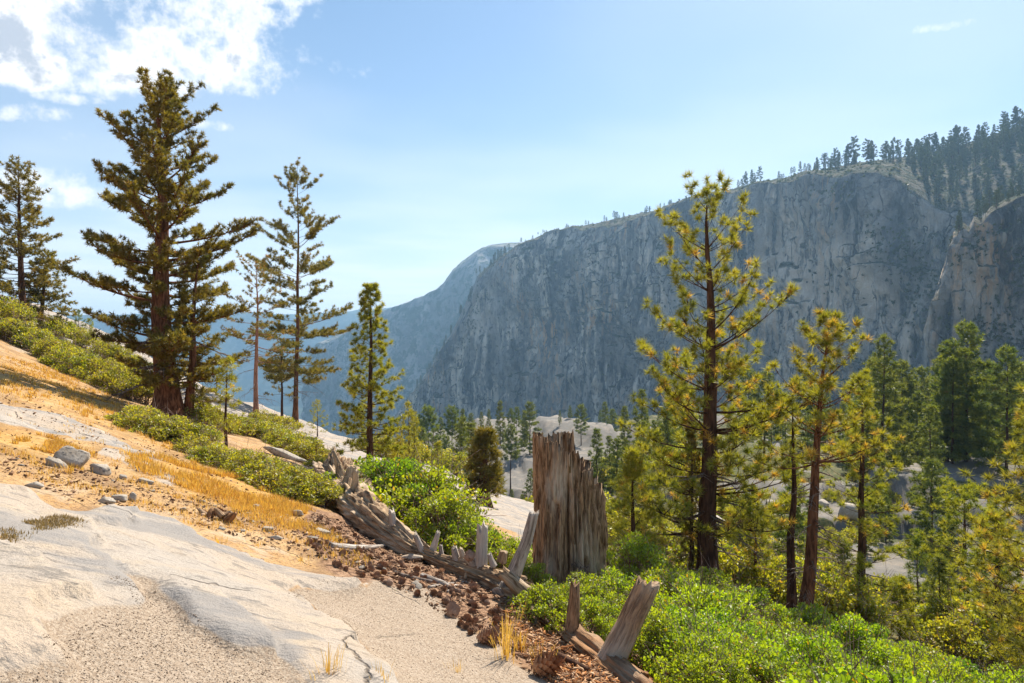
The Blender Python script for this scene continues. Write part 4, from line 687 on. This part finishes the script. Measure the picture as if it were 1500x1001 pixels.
# ------------------------------------------------------------------ the fallen log
def fluted(P, r, n, m, seed, flute=.25, jag=.0, open_=0.0, zflat=1.0):
    """weathered wood along a path, grooved lengthwise, with ragged ends"""
    P = np.array(P); t0 = np.linspace(0, 1, len(P)); t = np.linspace(0, 1, m); C_ = np.stack([np.interp(t, t0, P[:, q]) for q in range(3)], 1); rr = np.interp(t, t0, r)
    T = nrm(np.gradient(C_, axis=0)); up = np.array((0, 0, 1.0)) if abs(T[0, 2]) < .9 else np.array((0, 1.0, 0)); A = nrm(np.cross(T, up)); B = np.cross(A, T); a = np.linspace(0, 2 * np.pi, n, endpoint=False)
    Ln = np.concatenate([[0], np.cumsum(np.linalg.norm(np.diff(C_, axis=0), axis=1))])[:, None]
    ca, sa_ = np.cos(a)[None], np.sin(a)[None]; g = fbm(ca * 2.6 + seed, sa_ * 2.6 + Ln * .35, 3, seed) * .55 + np.abs(fbm(ca * 7 + seed, sa_ * 7 + Ln * .8, 3, seed + 1)) * .7 - .12 + fbm(ca * 18, sa_ * 18 + Ln * 3, 3, seed + 2) * .2 + fbm(ca * 3 + 4, sa_ * 3 + Ln * 1.6, 3, seed + 4) * .22
    if jag:
        sh = jag * (vn2(a * 4 + seed, a * 0, seed) * .6 + vn2(a * 11, a * 0, seed + 1) * .4); fend = ss(.75, 1, t)[:, None] * sh[None] * 1.0
    else: fend = 0
    RR = rr[:, None] * (1 + flute * 2 * g); 
    V = C_[:, None] + T[:, None] * (fend if np.isscalar(fend) else fend[..., None]) + RR[..., None] * (ca[..., None] * A[:, None] + zflat * sa_[..., None] * B[:, None])
    i = np.arange(m - 1)[:, None] * n; j = np.arange(n)[None]; j2 = (j + 1) % n; Q = np.stack([i + j, i + j2, i + n + j2, i + n + j], -1).reshape(-1, 4); V = V.reshape(-1, 3)
    cen = C_[-1] - T[-1] * rr[-1] * .25; cen0 = C_[0] + T[0] * rr[0] * .3; N0 = len(V); V = np.vstack([V, cen, cen0]); o = (m - 1) * n
    caps = np.array([[o + x, o + (x + 1) % n, N0, N0] for x in range(n)] + [[(x + 1) % n, x, N0 + 1, N0 + 1] for x in range(n)])
    gr_ = np.vstack([np.stack([np.repeat(ca, m, 0) * rr[:, None] + seed, np.repeat(sa_, m, 0) * rr[:, None], np.repeat(Ln, n, 1)], -1).reshape(-1, 3), [[seed, 0, Ln[-1, 0]], [seed, 0, 0]]])
    return V, Q, caps, gr_
def wood_mesh(name, P, r, n=24, m=30, seed=0, flute=.2, jag=0.0, zflat=1.0, orig=None):
    V, Q, caps, gr_ = fluted(P, r, n, m, seed, flute, jag, 0, zflat)
    if orig is not None: V = V - np.array(orig)
    Tt = np.concatenate([Q[:, [0, 1, 2]], Q[:, [0, 2, 3]], caps[:, :3]]); return mesh(name, V, Tt, True, grain=gr_)
lg = LOGP[4][0].copy(); log = obj('fallen_log', None, label='long bleached fallen log with upturned roots and broken branch stubs', cat='log', loc=lg)
LP = [np.array(p) + [0, 0, r * .40] for p, r in LOGP]; LR = [r for p, r in LOGP]
# three stretches of trunk: root flare, sunken middle, rotten lower end
a0 = LP[0] + (LP[0] - LP[1]) * .15 + [0, 0, .05]
obj('root_flare', wood_mesh('root_flare', [a0 + [-.05, 0, .12]] + [LP[0] + [0, 0, .06]] + LP[1:4] + [LP[3] * .6 + LP[4] * .4], [.54, .46, .35, .25, .15, .07], 96, 150, 71, .40, .3, .95, lg), M_logw, log)
obj('middle_trunk', wood_mesh('middle_trunk', LP[3:7], [.07, .09, .11, .15], 64, 110, 75, .42, .25, .85, lg), M_logw, log)
obj('lower_trunk', wood_mesh('lower_trunk', [LP[6] + [.1, -.05, -.12]] + [q - [0, 0, .12] for q in LP[7:]], [.15, .16, .17, .15, .13], 84, 150, 79, .42, .35, .85, lg), M_rot, log)
def stub(px0, py0, Y, px1, py1, w0, w1, M_, seed, name='branch_stub', dY=0.0, fl=.16):
    A = W(px0, py0, Y); B = W(px1, py1, Y + dY); d = B - A; L = np.linalg.norm(d); rg = np.random.default_rng(seed); mid = (A + B) / 2 + rg.normal(0, .02 * L, 3)
    A = A - d / L * min(.12, L * .3); r0, r1 = w0 / 2 * Y / F, w1 / 2 * Y / F
    obj(name, wood_mesh(name, [A, mid, B], [r0 * 1.15, (r0 + r1) / 2, r1], 18, 22, seed, fl, min(.10, L * .22), 1.0, lg), M_, log)
Yl = lambda px: float(np.interp(px, [a for a, b, c in LOGPX], [p.y for p, r in LOGP]))
for q, (x0, y0, x1, y1, w0, w1, M_) in enumerate([(584, 808, 574, 750, 12, 9, M_silver), (627, 822, 608, 783, 11, 8, M_silver), (634, 805, 642, 779, 10, 6, M_silver), (649, 826, 645, 801, 9, 6, M_silver), (673, 832, 665, 802, 15, 9, M_silver), (679, 822, 674, 804, 9, 7, M_logw), (700, 832, 686, 815, 17, 12, M_silver), (705, 824, 707, 771, 17, 16, M_silver), (757, 828, 782, 752, 19, 14, M_silver),
        (722, 826, 717, 812, 10, 7, M_silver), (735, 820, 738, 808, 14, 12, M_stump), (561, 778, 557, 766, 9, 5, M_logw), (838, 912, 842, 857, 17, 13, M_stump), (772, 872, 735, 838, 26, 15, M_logw), (748, 892, 728, 858, 22, 22, M_silver)]):
    stub(x0, y0, Yl(x0) + (.05 if q < 12 else -.1), x1, y1, w0, w1, M_, 300 + q)
stub(890, 975, Yl(885) - .1, 950, 857, 36, 33, M_stump, 340, 'broken_limb', .1, .18)
for q, (x0, y0, x1, y1, w0, w1) in enumerate([(502, 705, 489, 661, 16, 3), (512, 705, 516, 684, 18, 12), (494, 712, 477, 695, 14, 5), (520, 715, 522, 690, 13, 5), (505, 712, 497, 682, 16, 6), (486, 735, 466, 738, 22, 8), (488, 745, 468, 751, 18, 6), (490, 728, 470, 728, 16, 5), (500, 755, 476, 756, 18, 5), (530, 735, 534, 722, 10, 4), (538, 748, 541, 737, 8, 4), (551, 760, 553, 750, 8, 4)]):
    stub(x0, y0, Yl(x0) + .1, x1, y1, w0, w1, M_logw, 360 + q, 'root_spike', rs.uniform(-.2, .3), .3)
for q in range(32):                                                                # broken slabs and shards of the trunk
    f = rs.uniform(2.2, 9.2); i0 = int(f); c = np.array(LOGP[i0][0]) * (1 - f + i0) + np.array(LOGP[i0 + 1][0]) * (f - i0); d = nrm((np.array(LOGP[i0 + 1][0]) - np.array(LOGP[i0][0]))[None])[0]
    c = c + np.array([rs.gauss(0, .13), rs.gauss(0, .13), rs.uniform(.02, .12)]); flat = q % 3
    d = d + np.array([rs.gauss(0, .45), rs.gauss(0, .45), rs.uniform(-.1, .25)]) if flat else np.array([rs.gauss(0, .35), rs.gauss(0, .3), 1.0]); d = d / np.linalg.norm(d); Ln = rs.uniform(.14, .42) if flat else rs.uniform(.10, .26); rr_ = rs.uniform(.02, .065) if flat else rs.uniform(.015, .03)
    obj('wood_shard', wood_mesh('wood_shard', [c - d * Ln * .5, c + np.array([rs.gauss(0, .01), 0, rs.gauss(0, .01)]), c + d * Ln * .5], [rr_ * .8, rr_, rr_ * .5], 12, 12, 900 + q, .4, Ln * .2, .7, lg), (M_logw, M_silver, M_rot, M_stump)[rs.choice((0, 0, 1, 2, 3)) if f < 6.5 else rs.choice((2, 3, 0))], log)
for q, (x0, y0, x1, y1, x2, y2, wd_, M_, lab) in enumerate([(484, 803, 520, 806, 566, 803, 9, M_silver, 'straight grey stick lying before the log root'), (583, 843, 610, 850, 640, 856, 6, M_twig, 'brown stick among the pine cones below the log'), (618, 846, 650, 858, 668, 868, 8, M_silver, 'pale splintered stick under the broken middle of the log'), (628, 862, 655, 857, 684, 854, 4, M_silver, 'thin bleached twig on the litter below the log'), (655, 868, 668, 858, 690, 866, 3, M_silver, 'curled white twig beside the hollow log piece'),
        (240, 670, 248, 673, 256, 678, 3, M_bark, 'short dark stick on the dry grass slope'), (70, 648, 90, 652, 105, 660, 3, M_twig, 'thin grey stick above the small boulder'), (815, 962, 840, 975, 862, 985, 9, M_bark, 'charred dark stick on the red rotten wood')]):
    P = [np.array(G(a, b)) + [0, 0, wd_ / 2 * .006] for a, b in ((x0, y0), (x1, y1), (x2, y2))]; yy = P[1][1]; o = P[1].copy()
    obj('stick', wood_mesh('stick', P, [wd_ / 2 * yy / F, wd_ / 2 * yy / F * .95, wd_ / 2 * yy / F * .6], 10, 16, 400 + q, .15, .02, 1, o), M_, label=lab, cat='stick', loc=Vector(o))

# ------------------------------------------------------------------ stones
def rockmesh(seed, sx, sy, sz, n=14):
    rng = np.random.default_rng(seed); u = np.linspace(0, 2 * np.pi, n * 2, endpoint=False); v = np.linspace(-np.pi / 2, np.pi / 2, n); U, Vv = np.meshgrid(u, v)
    d = np.stack([np.cos(Vv) * np.cos(U), np.cos(Vv) * np.sin(U), np.sin(Vv)], -1).reshape(-1, 3)
    bx = np.linalg.qr(rng.normal(size=(3, 3)) * .35 + np.eye(3))[0]; pl = nrm(np.vstack([bx, -bx, rng.normal(size=(5, 3))]) + rng.normal(0, .12, (11, 3))); off = np.concatenate([rng.uniform(.5, .72, 6), rng.uniform(.62, .85, 5)]); r = np.min(np.where((d @ pl.T) > .05, off[None] / np.maximum(d @ pl.T, .05), 9), 1).clip(.35, 1.05)
    r = r * (1 + .05 * fbm(d[:, 0] * 3 + seed, d[:, 1] * 3 + d[:, 2] * 2, 3, seed)); V = d * r[:, None] * [sx, sy, sz]; k = 2 * n
    i = np.arange(n - 1)[:, None] * k; j = np.arange(k)[None]; j2 = (j + 1) % k; return V, np.stack([i + j, i + j2, i + k + j2, i + k + j], -1).reshape(-1, 4)
def stone(name, px, py, wpx, hpx, seed, label, depth=.8, rz=0.0, tilt=(0, 0), group=None, M_=None, cat='stone'):
    g = G(px, py); s = g.y / F; V, Q = rockmesh(seed, wpx / 2 * s, wpx / 2 * s * depth, hpx * .62 * s)
    o = obj(name, mesh(name, V, Q, False), M_ or M_rockm, label=label, cat=cat, group=group, loc=g + Vector((0, 0, hpx * .28 * s))); o.rotation_euler = (tilt[0], tilt[1], rz); return o
for q, a in enumerate([(106, 684, 50, 30, 'largest dark-topped boulder on the dry slope', .7, .2, (0, .35)), (82, 684, 38, 13, 'long flat slab stone leaning on the left of the largest boulder', .4, .1, (0, .45)), (148, 694, 32, 15, 'low grey stone right of the largest boulder', .7, 0, (0, .25)), (52, 714, 26, 9, 'brown flat stone at the top of the pale slab', .6, .2, (0, .1)),
        (157, 738, 26, 10, 'pale wedge stone at the upper edge of the slab', .6, .5, (0, .3)), (176, 733, 30, 10, 'grey flat stone next to the pale wedge stone', .6, 0, (0, .2)), (194, 734, 14, 12, 'small upright grey stone at the slab edge', .7, 0, (0, 0)), (214, 708, 26, 8, 'flat stone slab below the yellow grass', .5, .2, (0, .35)), (180, 702, 14, 8, 'small stone left of the flat stone below yellow grass', .7, 0, (0, .1)),
        (432, 754, 30, 8, 'flat pale stone on the dry soil under the bushes', .6, 0, (0, .1)), (375, 744, 14, 6, 'small white stone at the end of the yellow grass', .7, 0, (0, 0)), (420, 672, 76, 12, 'long grey rock ledge between two bush rows', .2, 0, (0, .38)), (392, 778, 18, 7, 'small pale stone in the stony soil', .6, 0, (0, .1)), (470, 782, 34, 8, 'flat stone left of the log roots', .5, 0, (0, .12)), (405, 790, 24, 6, 'thin flat stone in the stony soil', .5, 0, (0, .1)),
        (110, 541, 0, 0, '', 0, 0, 0), (85, 500, 40, 9, 'flat pale rock between bushes on the left ridge', .6, 0, (0, .3)), (150, 512, 36, 10, 'pale rock ledge on the skyline left of the big conifer', .6, 0, (0, .3)), (148, 508, 14, 8, 'dark round rock on the ridge skyline', .8, 0, (0, 0)), (200, 530, 44, 12, 'grey rock ledge behind the bush row', .5, 0, (0, .3)), (943, 1000, 22, 10, 'pale stone at the lower end of the log', .7, 0, (0, 0)), (290, 620, 0, 0, '', 0, 0, 0)]):
    if a[2]: stone('rock', a[0], a[1], a[2] * 1.12, a[3] * 1.15, 600 + q, a[4], a[5], a[6], a[7], M_=M_rockd if q in (0, 2, 11, 18) else None)
# small loose stones on the soil
sm = [mesh('small_stone', *rockmesh(650 + q, 1, .7, .30, 7)) for q in range(5)]
for m_ in sm: m_.materials.append(M_rockm)
zone = [(0, 700), (60, 700), (180, 725), (300, 770), (430, 810), (560, 845), (640, 880), (560, 800), (470, 765), (380, 742), (250, 715), (130, 690), (0, 660)]
cnt = 0
while cnt < 60:
    px, py = rs.uniform(0, 640), rs.uniform(655, 885)
    if polysd(zone, np.array([px]), np.array([py]))[0] < 0: continue
    g = G(px, py); o = obj('small_stone', sm[cnt % 5], None, label='small loose granite chip on the dry soil above the slab', cat='stone', group='loose stones on the soil'); s = rs.choice((.02, .03, .04, .05, .08)) * rs.uniform(.7, 1.2)
    o.location = g + Vector((0, 0, s * .15)); o.scale = (s, s, s); o.rotation_euler = (rs.uniform(-.3, .3), rs.uniform(0, .5), rs.uniform(0, 6.28)); cnt += 1

vb = [mesh('granite_boulder', *rockmesh(680 + q, 1, .8, .7, 10)) for q in range(4)]
rv = random.Random(31)
for m_ in vb: m_.materials.append(M_rockm)
for q in range(22):
    px, Y = rv.uniform(930, 1500), rv.uniform(34, 72); g = at(px, Y); o = obj('granite_boulder', vb[q % 4], None, label='grey granite boulder lying on the valley bench behind the pines', cat='boulder', group='boulders on the valley bench'); s_ = rv.choice((.4, .6, .8, 1.2, 1.7)); o.location = g + Vector((0, 0, s_ * .2)); o.scale = (s_, s_, s_ * rv.uniform(.6, 1)); o.rotation_euler = (rv.uniform(-.3, .3), rv.uniform(-.3, .3), rv.uniform(0, 6.28))
# ------------------------------------------------------------------ pine cones
def cone_mesh(seed):
    rng = np.random.default_rng(seed); V = []; T = []; n = 75
    for q in range(n):
        f = q / n; z = f * 1.0; r = .46 * math.sin(math.pi * (f * .86 + .10)) ** .7 + .04; a = q * 2.399; d = np.array([math.cos(a), math.sin(a), 0]); s = np.array([-d[1], d[0], 0]); b = d * r * .25 + [0, 0, z]; tip = d * r * rng.uniform(.9, 1.1) + [0, 0, z + .10]; wd_ = .13 * (1 - .4 * f)
        i0 = len(V); V += [b - s * .05, b + s * .05, (b + tip) / 2 + s * wd_ + [0, 0, -.02], tip + s * wd_ * .5, tip + d * .03 + [0, 0, .03], tip - s * wd_ * .5, (b + tip) / 2 - s * wd_ + [0, 0, -.02]]
        T += [[i0, i0 + 1, i0 + 2], [i0, i0 + 2, i0 + 6], [i0 + 6, i0 + 2, i0 + 3], [i0 + 6, i0 + 3, i0 + 5], [i0 + 5, i0 + 3, i0 + 4]]
    return mesh('pine_cone', np.array(V) - [0, 0, .5], np.array(T), False)
def plain(name, cols, scale=8, rough=.9):
    m, t, out = mat(name); n = noise(t, scale, 4, .6, coords(t)); oi = N(t, 'ShaderNodeObjectInfo'); c = mixc(t, ramp(t, n, .35, .65), cols[0], cols[1]); c = mixc(t, mth(t, 'MULTIPLY', oi.outputs['Random'], .8), c, cols[2]); finish(t, out, c, rough, n, .01, .5, .15); return m
M_cone = plain('pine_cone_scales', ((.17, .08, .045), (.40, .21, .11), (.34, .23, .17)), 3)
cones = [cone_mesh(700 + q) for q in range(3)]
for m_ in cones: m_.materials.append(M_cone)
band = [(462, 758), (500, 775), (540, 800), (590, 825), (650, 842), (700, 862), (740, 905), (730, 950), (690, 935), (660, 905), (600, 872), (560, 852), (500, 835), (455, 805), (450, 775)]
cnt = 0
while cnt < 150:
    px, py = rs.uniform(440, 780), rs.uniform(752, 960)
    if polysd(band, np.array([px]), np.array([py]))[0] < -2 or rs.random() < .0: continue
    g = G(px, py); o = obj('pine_cone', cones[cnt % 3], None, label='brown opened pine cone in the litter along the fallen log', cat='pine cone', group='pine cones along the log'); s = rs.uniform(.045, .095)
    o.location = g + Vector((0, 0, s * .38)); o.scale = (s, s, s); o.rotation_euler = (rs.uniform(1.0, 2.1), rs.uniform(-.5, .5), rs.uniform(0, 6.28)); cnt += 1
for px, py, s, lab in [(663, 904, .15, 'lone pine cone lying on bare sand left of the others'), (712, 942, .15, 'grey pine cone on the sand left of the golden grass tuft'), (800, 990, .22, 'large grey pine cone at the bottom edge beside the rotten wood'), (735, 822, .14, 'pine cone perched on the log between two stubs'), (688, 850, .14, 'pine cone on the broken middle of the log'), (320, 756, .12, 'cone-sized brown lump beside the rotten wood chunk on the slope')]:
    g = G(px, py); o = obj('pine_cone', cones[1], None, label=lab, cat='pine cone'); o.location = g + Vector((0, 0, s * .4 + (.25 if px in (735, 688) else 0))); o.scale = (s, s, s * 1.2); o.rotation_euler = (1.5, .3, px)
# a crumbled chunk of dead wood on the slope
g = G(326, 762); ch = obj('rotten_wood_chunk', None, label='crumbled dark chunk of rotten wood on the dry slope', cat='wood', loc=g)
for q in range(9):
    b = np.array([rs.uniform(-.16, .16), rs.uniform(-.1, .1), rs.uniform(.0, .06)]); d = np.array([rs.uniform(-.16, .16), rs.uniform(-.06, .06), rs.uniform(.02, .14)])
    obj('wood_splinter', wood_mesh('wood_splinter', [b, b + d * .5, b + d], [.045, .04, .02], 9, 8, 800 + q, .3, .03), M_rot if q % 2 else M_stump, ch)

# ------------------------------------------------------------------ loose cover too small to count
def boxes(P, S, rng, tint=None):
    n = len(P); q = nrm(rng.normal(size=(n, 3)) * [1, 1, .35]); u = nrm(np.cross(q, rng.normal(size=(n, 3)))); v = np.cross(q, u); a = q * S[:, :1]; b = u * S[:, 1:2]; c = v * S[:, 2:]
    V = np.stack([P + a, P + b * .9 - a * .1, P - a * .9, P - b, P + c, P - c], 1).reshape(-1, 3); k = np.arange(n)[:, None] * 6
    T = np.concatenate([k + t for t in ([0, 1, 4], [1, 2, 4], [2, 3, 4], [3, 0, 4], [1, 0, 5], [2, 1, 5], [3, 2, 5], [0, 3, 5])], 1).reshape(-1, 3); return V, T, np.repeat(tint if tint is not None else rng.uniform(size=n), 6)
def tint_mat(name, a, b, c):
    m, t, out = mat(name); ti = attr(t, 'tint'); col = mixc(t, ramp(t, ti, 0, .5), a, b); col = mixc(t, ramp(t, ti, .5, 1), col, c); finish(t, out, col, .95, None, spec=.1); return m
rng = np.random.default_rng(77)
def scatter_px(poly, n, y0=0):
    P = np.array(poly, float); out = np.zeros((0, 2))
    # even on the ground: draw in ground space inside the traced patch
    gp = np.array([G(*p)[:2] for p in np.clip(P, [-350, 0], [1600, 1150])]); lo, hi = gp.min(0), gp.max(0)
    while len(out) < n:
        c = rng.uniform(lo, hi, (n * 3, 2)); c = c[polysd(gp, c[:, 0], c[:, 1]) > 0]; out = np.vstack([out, c])
    out = out[:n]; return out[:, 0], out[:, 1]
def cover(name, sets, size, M_, label, cat, flat=(1, .6, .4), lift=.3):
    Vs = MB()
    for poly, n in sets:
        x, y = scatter_px(poly, n); z = H(x, y); s = size[0] * (size[1] / size[0]) ** (rng.uniform(size=n) ** 1.8); S = s[:, None] * np.array(flat) * rng.uniform(.7, 1.3, (n, 3)); v, t, a = boxes(np.stack([x, y, z + s * lift], 1), S, rng); Vs.add(v, t, a)
    obj(name, Vs.mesh(name, False), M_, kind='stuff', label=label, cat=cat)
GR = [(60, 930), (140, 902), (200, 893), (190, 868), (158, 845), (215, 862), (260, 890), (310, 930), (360, 958), (400, 970), (470, 1020), (-60, 1040), (-60, 985), (100, 980)]
SAND = [(410, 864), (450, 852), (560, 850), (650, 890), (690, 935), (730, 965), (790, 1010), (800, 1080), (640, 1080), (590, 990), (541, 957), (507, 916), (440, 882)]
SOIL = [(0, 655), (130, 690), (250, 715), (380, 742), (470, 765), (520, 800), (560, 845), (430, 812), (300, 775), (250, 752), (100, 735), (50, 705), (0, 695)]
cover('gravel', [(GR, 6500), (SAND, 5000), (SOIL, 3500)], (.0025, .0075), tint_mat('gravel_grains', (.10, .07, .05), (.30, .225, .165), (.46, .38, .31)), 'coarse granite gravel and sand lying in the hollows of the slab', 'gravel', (1, .8, .6), .2)
LIT = [(458, 752), (520, 768), (600, 815), (700, 850), (780, 880), (880, 950), (960, 1010), (1000, 1080), (830, 1060), (790, 1000), (740, 955), (690, 920), (620, 880), (540, 845), (470, 815), (445, 780)]
ROT = [(735, 885), (800, 895), (880, 935), (950, 985), (1010, 1060), (840, 1060), (800, 1000), (765, 960), (740, 925)]
cover('bark_litter', [(LIT, 5200), (SOIL, 1600), ([(0, 525), (110, 550), (230, 615), (320, 660), (470, 745), (500, 800), (430, 812), (300, 775), (160, 738), (50, 700), (0, 690)], 2600)], (.010, .045), tint_mat('bark_litter_chips', (.06, .03, .018), (.22, .12, .07), (.44, .30, .20)), 'dark bark and cone litter along the fallen log', 'litter', (1.2, .5, .25), .35)
cover('wood_chips', [(ROT, 5200)], (.008, .042), tint_mat('red_wood_chips', (.14, .055, .022), (.40, .17, .06), (.50, .34, .21)), 'orange-red crumbled wood chips around the lower log', 'wood chips', (1.6, .45, .2), .5)
def grass(name, sets, M_, label):
    Vs = MB()
    for poly, n, h0, h1, wd_, clump in sets:
        x, y = scatter_px(poly, n // clump); x = np.repeat(x, clump) + rng.normal(0, .035, n // clump * clump); y = np.repeat(y, clump) + rng.normal(0, .035, n // clump * clump); m = len(x); z = H(x, y)
        keep = fbm(x * 1.4, y * 1.4, 4, 91) > (-.10 if h1 > .12 else -.02); x, y, z = x[keep], y[keep], z[keep]; m = len(x)
        h = rng.uniform(h0, h1, m); a = rng.uniform(0, 6.28, m); ln = rng.uniform(.1, .75, m) * h; b = np.stack([x, y, z - .01], 1); s = np.stack([np.cos(a), np.sin(a), 0 * a], 1) * wd_; d = np.stack([np.cos(a + 1.3) * ln, np.sin(a + 1.3) * ln, h], 1)
        V = np.stack([b - s, b + s, b + d * [.45, .45, .6] + s * .7, b + d * [.45, .45, .6] - s * .7, b + d], 1).reshape(-1, 3); k = np.arange(m)[:, None] * 5
        T = np.concatenate([k + [0, 1, 2], k + [0, 2, 3], k + [3, 2, 4]], 1).reshape(-1, 3); Vs.add(V, T, np.repeat(rng.uniform(size=m), 5))
    obj(name, Vs.mesh(name, False), M_, kind='stuff', label=label, cat='grass')
grass('dry_grass', [([(0, 525), (110, 550), (230, 615), (320, 660), (470, 745), (500, 800), (430, 812), (300, 775), (160, 738), (50, 700), (0, 690)], 9000, .02, .08, .004, 10), (GRASS1, 22000, .04, .15, .0045, 9), ([(0, 622), (70, 640), (140, 668), (90, 668), (0, 652)], 9000, .03, .10, .005, 9), ([(0, 522), (110, 548), (230, 612), (300, 640), (330, 680), (280, 668), (200, 640), (100, 602), (0, 575)], 16000, .04, .13, .008, 9), (SOIL, 5200, .03, .10, .003, 12), ([(250, 690), (470, 745), (500, 800), (360, 760)], 6000, .04, .14, .0035, 8)], M_grass, 'golden dry grass across the slope')
M_moss = leaf_mat('dry_moss_tufts', (.20, .14, .07), (.30, .22, .11), (.40, .26, .11), .3, .85)
grass('crack_grass', [([(0, 772), (40, 762), (95, 756), (122, 764), (90, 772), (40, 778), (0, 788)], 2600, .01, .045, .004, 5)], M_moss, 'dry brown moss and grass in the crack of the pale slab')
# single tufts of golden grass
def tuft(px, py, n, h, wd_, label, spread=.06):
    g = G(px, py); V = []; T = []
    for q in range(n):
        a = rng.uniform(0, 6.28); r = abs(rng.normal(0, spread)); hh = h * rng.uniform(.5, 1.1); ln = rng.uniform(.05, .45) * hh; b = np.array([math.cos(a) * r, math.sin(a) * r, -.02]); d = np.array([math.cos(a) * ln, math.sin(a) * ln, hh]); s = np.array([-math.sin(a), math.cos(a), 0]) * wd_; i0 = len(V)
        V += [b - s, b + s, b + d * [.35, .35, .6] + s * .8, b + d * [.35, .35, .6] - s * .8, b + d + s * .4, b + d - s * .4]; T += [[i0, i0 + 1, i0 + 2], [i0, i0 + 2, i0 + 3], [i0 + 3, i0 + 2, i0 + 4], [i0 + 3, i0 + 4, i0 + 5]]
        if h > .25 and q % 2:
            for e in range(7): p = b + d * (.72 + .04 * e); i0 = len(V); o_ = rng.normal(0, .012, 3); V += [p, p + o_ + [0, 0, .02], p + o_ * 1.2 + [.006, .004, .03]]; T += [[i0, i0 + 1, i0 + 2]]
    obj('grass_tuft', mesh('grass_tuft', np.array(V), np.array(T), False, {'tint': rng.uniform(0, .75, len(V))}), M_grass, label=label, cat='grass', loc=g)
for a in [(742, 962, 42, .42, .003, 'tall golden grass tuft beside the rotten lower log'), (762, 955, 30, .20, .006, 'short bent golden grass at the base of the tall tuft'), (490, 815, 30, .10, .004, 'small orange grass tuft below the grey stick'), (320, 795, 40, .09, .003, 'small golden tuft at the edge of the pale slab'), (440, 822, 36, .06, .003, 'low straw-coloured tuft on the slab edge'), (378, 800, 24, .06, .003, 'tiny golden tuft in the stony soil'), (480, 985, 40, .15, .0024, 'wispy straw tuft at the bottom of the slab'), (560, 990, 26, .10, .0018, 'faint dry grass wisps on the sand at the bottom'), (100, 692, 40, .12, .004, 'yellow-brown tuft below the largest boulder'), (670, 985, 20, .09, .0018, 'thin dry wisps on the sand near the wood chips'), (790, 985, 14, .28, .002, 'few tall straw stems above the grey pine cone')]:
    tuft(*a)

# ------------------------------------------------------------------ haze in the valley air
hz = mesh('haze', np.array([(x, y, z) for z in (-760, 330) for y in (-400, 6400) for x in (-6500, 6500)], float), np.array([(0, 2, 3, 1), (4, 5, 7, 6), (0, 1, 5, 4), (2, 6, 7, 3), (0, 4, 6, 2), (1, 3, 7, 5)]))
m, t, out = mat('valley_haze'); pv = N(t, 'ShaderNodeVolumePrincipled', i_Density=.00015, i_Anisotropy=.35); pv.inputs['Color'].default_value = (.38, .67, 1.0, 1); t.links.new(pv.outputs[0], out.inputs['Volume'])
obj('haze', hz, m, kind='stuff')
